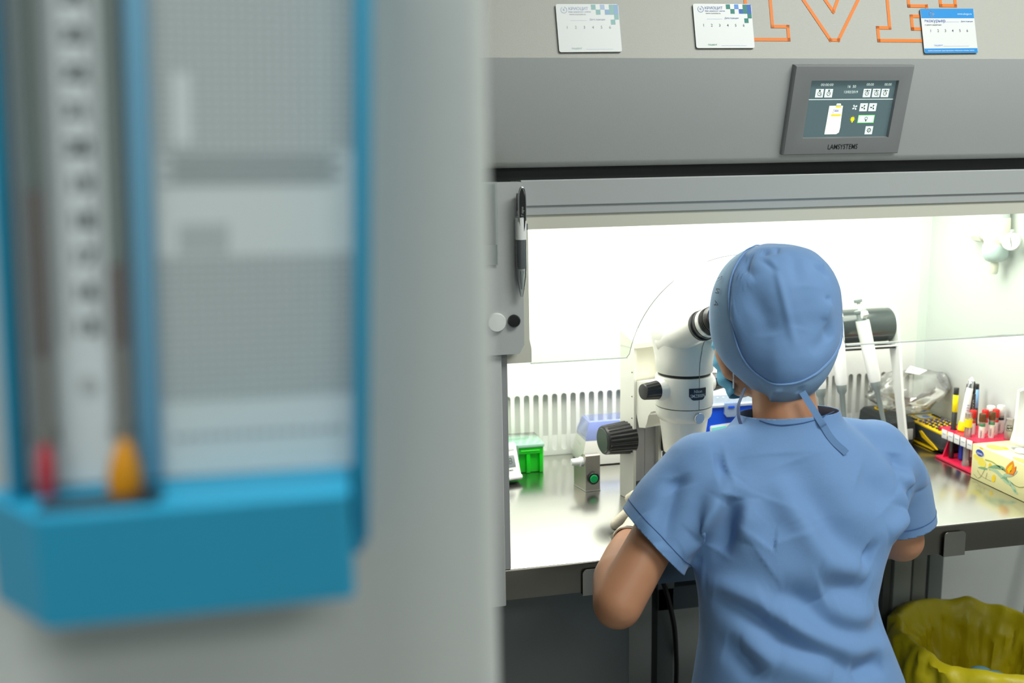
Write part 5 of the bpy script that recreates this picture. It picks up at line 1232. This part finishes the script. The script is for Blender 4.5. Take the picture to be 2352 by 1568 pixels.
# ================================================================ hygrometer on the near wall
hy = thing('hygrometer', (-.045, .40, 1.344), 'blue wall hygrometer with two thermometer tubes and printed table, out of focus at left', 'hygrometer')
hb = mat('hygrometer_blue', (26, 138, 174), .5, var=.03, vscale=60); hb2 = mat('hygrometer_light_blue', (104, 160, 190), .5)
hw = mat('hygrometer_white', (206, 214, 216), .5); htab = mat('table_paper', (198, 206, 206), .6)
rl = Mx.Translation((-.045, .375, 1.42)) @ Mx.Rotation(rad(.7), 4, 'Y') @ Mx(((1, 0, .036, 0), (0, 1, 0, 0), (0, 0, 1, 0), (0, 0, 0, 1))) @ Mx.Translation((.045, -.375, -1.42))
def HB(mb, *a, **k): mb.xf(rl); return mb.build(*a, **k)
HB(MB().span((-.1035, .0205), (.384, .3985), (1.346, 1.640), .001), 'back_plate', hb, hy)
HB(MB().span((-.1045, -.1008), (.366, .386), (1.350, 1.640), .001), 'rim', hb, hy)
HB(MB().span((.0158, .0210), (.358, .386), (1.360, 1.640), .001), 'rim', hb, hy)
HB(MB().span((-.1045, .0210), (.366, .386), (1.634, 1.640), .001), 'rim', hb, hy)
HB(MB().span((-.0625, -.0545), (.3755, .386), (1.384, 1.634), .0012), 'divider', hb2, hy)
HB(MB().span((-.1003, -.0625), (.3785, .3842), (1.384, 1.634)), 'scale_plate', hw, hy)
HB(MB().span((-.0545, .0158), (.3790, .3842), (1.384, 1.634)), 'table_plate', htab, hy)
# numerals of the scale
nm = mat('numeral_grey', (44, 52, 52), .6)
for i, s_ in enumerate(('15', '16', '17', '18', '19', '20', '21', '22', '23', '24', '25', '26', '27')):
    nmb = MB()
    for q_ in range(4): nmb.text(s_, .0078, (-.0790 + (q_ % 2) * .0006, .3784 - q_ * .00004, 1.4418 + i * .01262 + (q_ // 2) * .0006), X, Z, 'CENTER', 0, .0001, 1.1)
    HB(nmb, 'numeral', nm, hy, smooth=0)
HB(MB().cyl((-.0790, .3786, 1.4218), (-.0790, .3778, 1.4218), .0034, n=18), 'rivet', mat('rivet_grey', (176, 182, 182), .4), hy)
tk = MB()
for i in range(170):
    for x in (-.0862, -.0742): tk.poly([V((x + dx, .3783, 1.437 + i * .00112 + dz)) for dx, dz in ((-.0010, 0), (.0010, 0), (.0010, .0003), (-.0010, .0003))])
HB(tk, 'scale_ticks', nm, hy, smooth=0); tag(hy.children[-1], kind='stuff')
# thermometer tubes
gls = thin('thermometer_glass', (222, 230, 226), gloss=.04, tint=.86, rough=.05)
for x, zt, zb, bm_, nmx in ((-.0930, 1.491, 1.433, 'bulb_red', 0), (-.0668, 1.465, 1.436, 'bulb_amber', 1)):
    t_ = HB(MB().cyl((x, .3745, 1.404), (x, .3745, 1.632), .0036, n=18), 'thermometer_tube', gls, hy)
    HB(MB().cyl((x, .3745, zb), (x, .3745, zt), .0035, n=12), 'liquid_column', mat('spirit_rose', (160, 104, 104), .4), t_)
    HB(MB().cyl((x, .3745, 1.404), (x, .3745, zb), .0033, n=12), 'tube_stem', mat('tube_pink', (226, 200, 200), .5), t_)
    HB(MB().lathe([(.0044, 0), (.0044, .0045)], (x, .3745, 1.402), Z, 18), 'tube_clip', mat('clip_grey', (120, 120, 114), .5), hy)
    if not nmx:
        HB(MB().lathe([(.0008, 1.378), (.0030, 1.381), (.0032, 1.394), (.0022, 1.400), (.0016, 1.404)], (x, .3720, 0), Z, 18), 'bulb', mat('bulb_red', (190, 62, 72), .35), t_, smooth=60)
    else:
        HB(MB().lathe([(.0050, 1.376), (.0062, 1.379), (.0060, 1.390), (.0042, 1.397), (.0018, 1.402)], (x + .001, .3690, 0), Z, 20), 'feeder_bulb', mat('feeder_amber', (196, 130, 0), .4), t_, smooth=60)
# the printed table
pm = mat('table_print', (138, 148, 150), .7); random.seed(2); tp2 = MB()
def mark(x, z, w_, h_): tp2.poly([V((x, .3787, z)), V((x + w_, .3787, z)), V((x + w_, .3787, z + h_)), V((x, .3787, z + h_))])
for z0, z1, dens, xx0 in ((1.505, 1.632, .50, -.0525), (1.4135, 1.466, .58, -.0530)):
    z = z0
    while z < z1:
        x = xx0
        while x < .0145:
            if not (-.0475 < x < -.0415 and 1.506 < z < 1.530): mark(x, z, .0022 * dens * 1.6, .0015)
            x += .0030
        z += .0027
for i in range(5): mark(-.052 + .004 * (i % 2), 1.4925 + i * .0024, .060, .0013)
for i in range(5):
    x = -.046
    while x < -.030: mark(x, 1.468 + i * .0022, .0013, .0012); x += .0022
for i in range(16): mark(-.050 + i * .004, 1.3985, .0026, .0016)
HB(tp2, 'table_print', pm, hy, smooth=0); tag(hy.children[-1], kind='stuff')
# water box below
pl2 = [(-.0930, .3455), (-.0905, .3445), (.0095, .3445), (.0118, .3468), (.0128, .384), (-.1185, .384), (-.1165, .376)]
wbx = MB().loft([[V((x * 1 - .0, y, z)) for x, y in pl2] for z in (1.3445, 1.3460, 1.3820, 1.3832)])
wbx.build('water_box', hb, hy, smooth=20)
MB().span((-.0945, -.0545), (.352, .3665), (1.3828, 1.3836)).build('opening_shade', mat('opening_black', (18, 24, 28), .6), hy)  # flat black slab; the shade inside the opening is put into its colour
HB(MB().cyl((-.0555, .3600, 1.383), (-.0555, .3600, 1.3855), .0042, n=18), 'filler_plug', mat('plug_dark', (26, 34, 42), .5), hy)
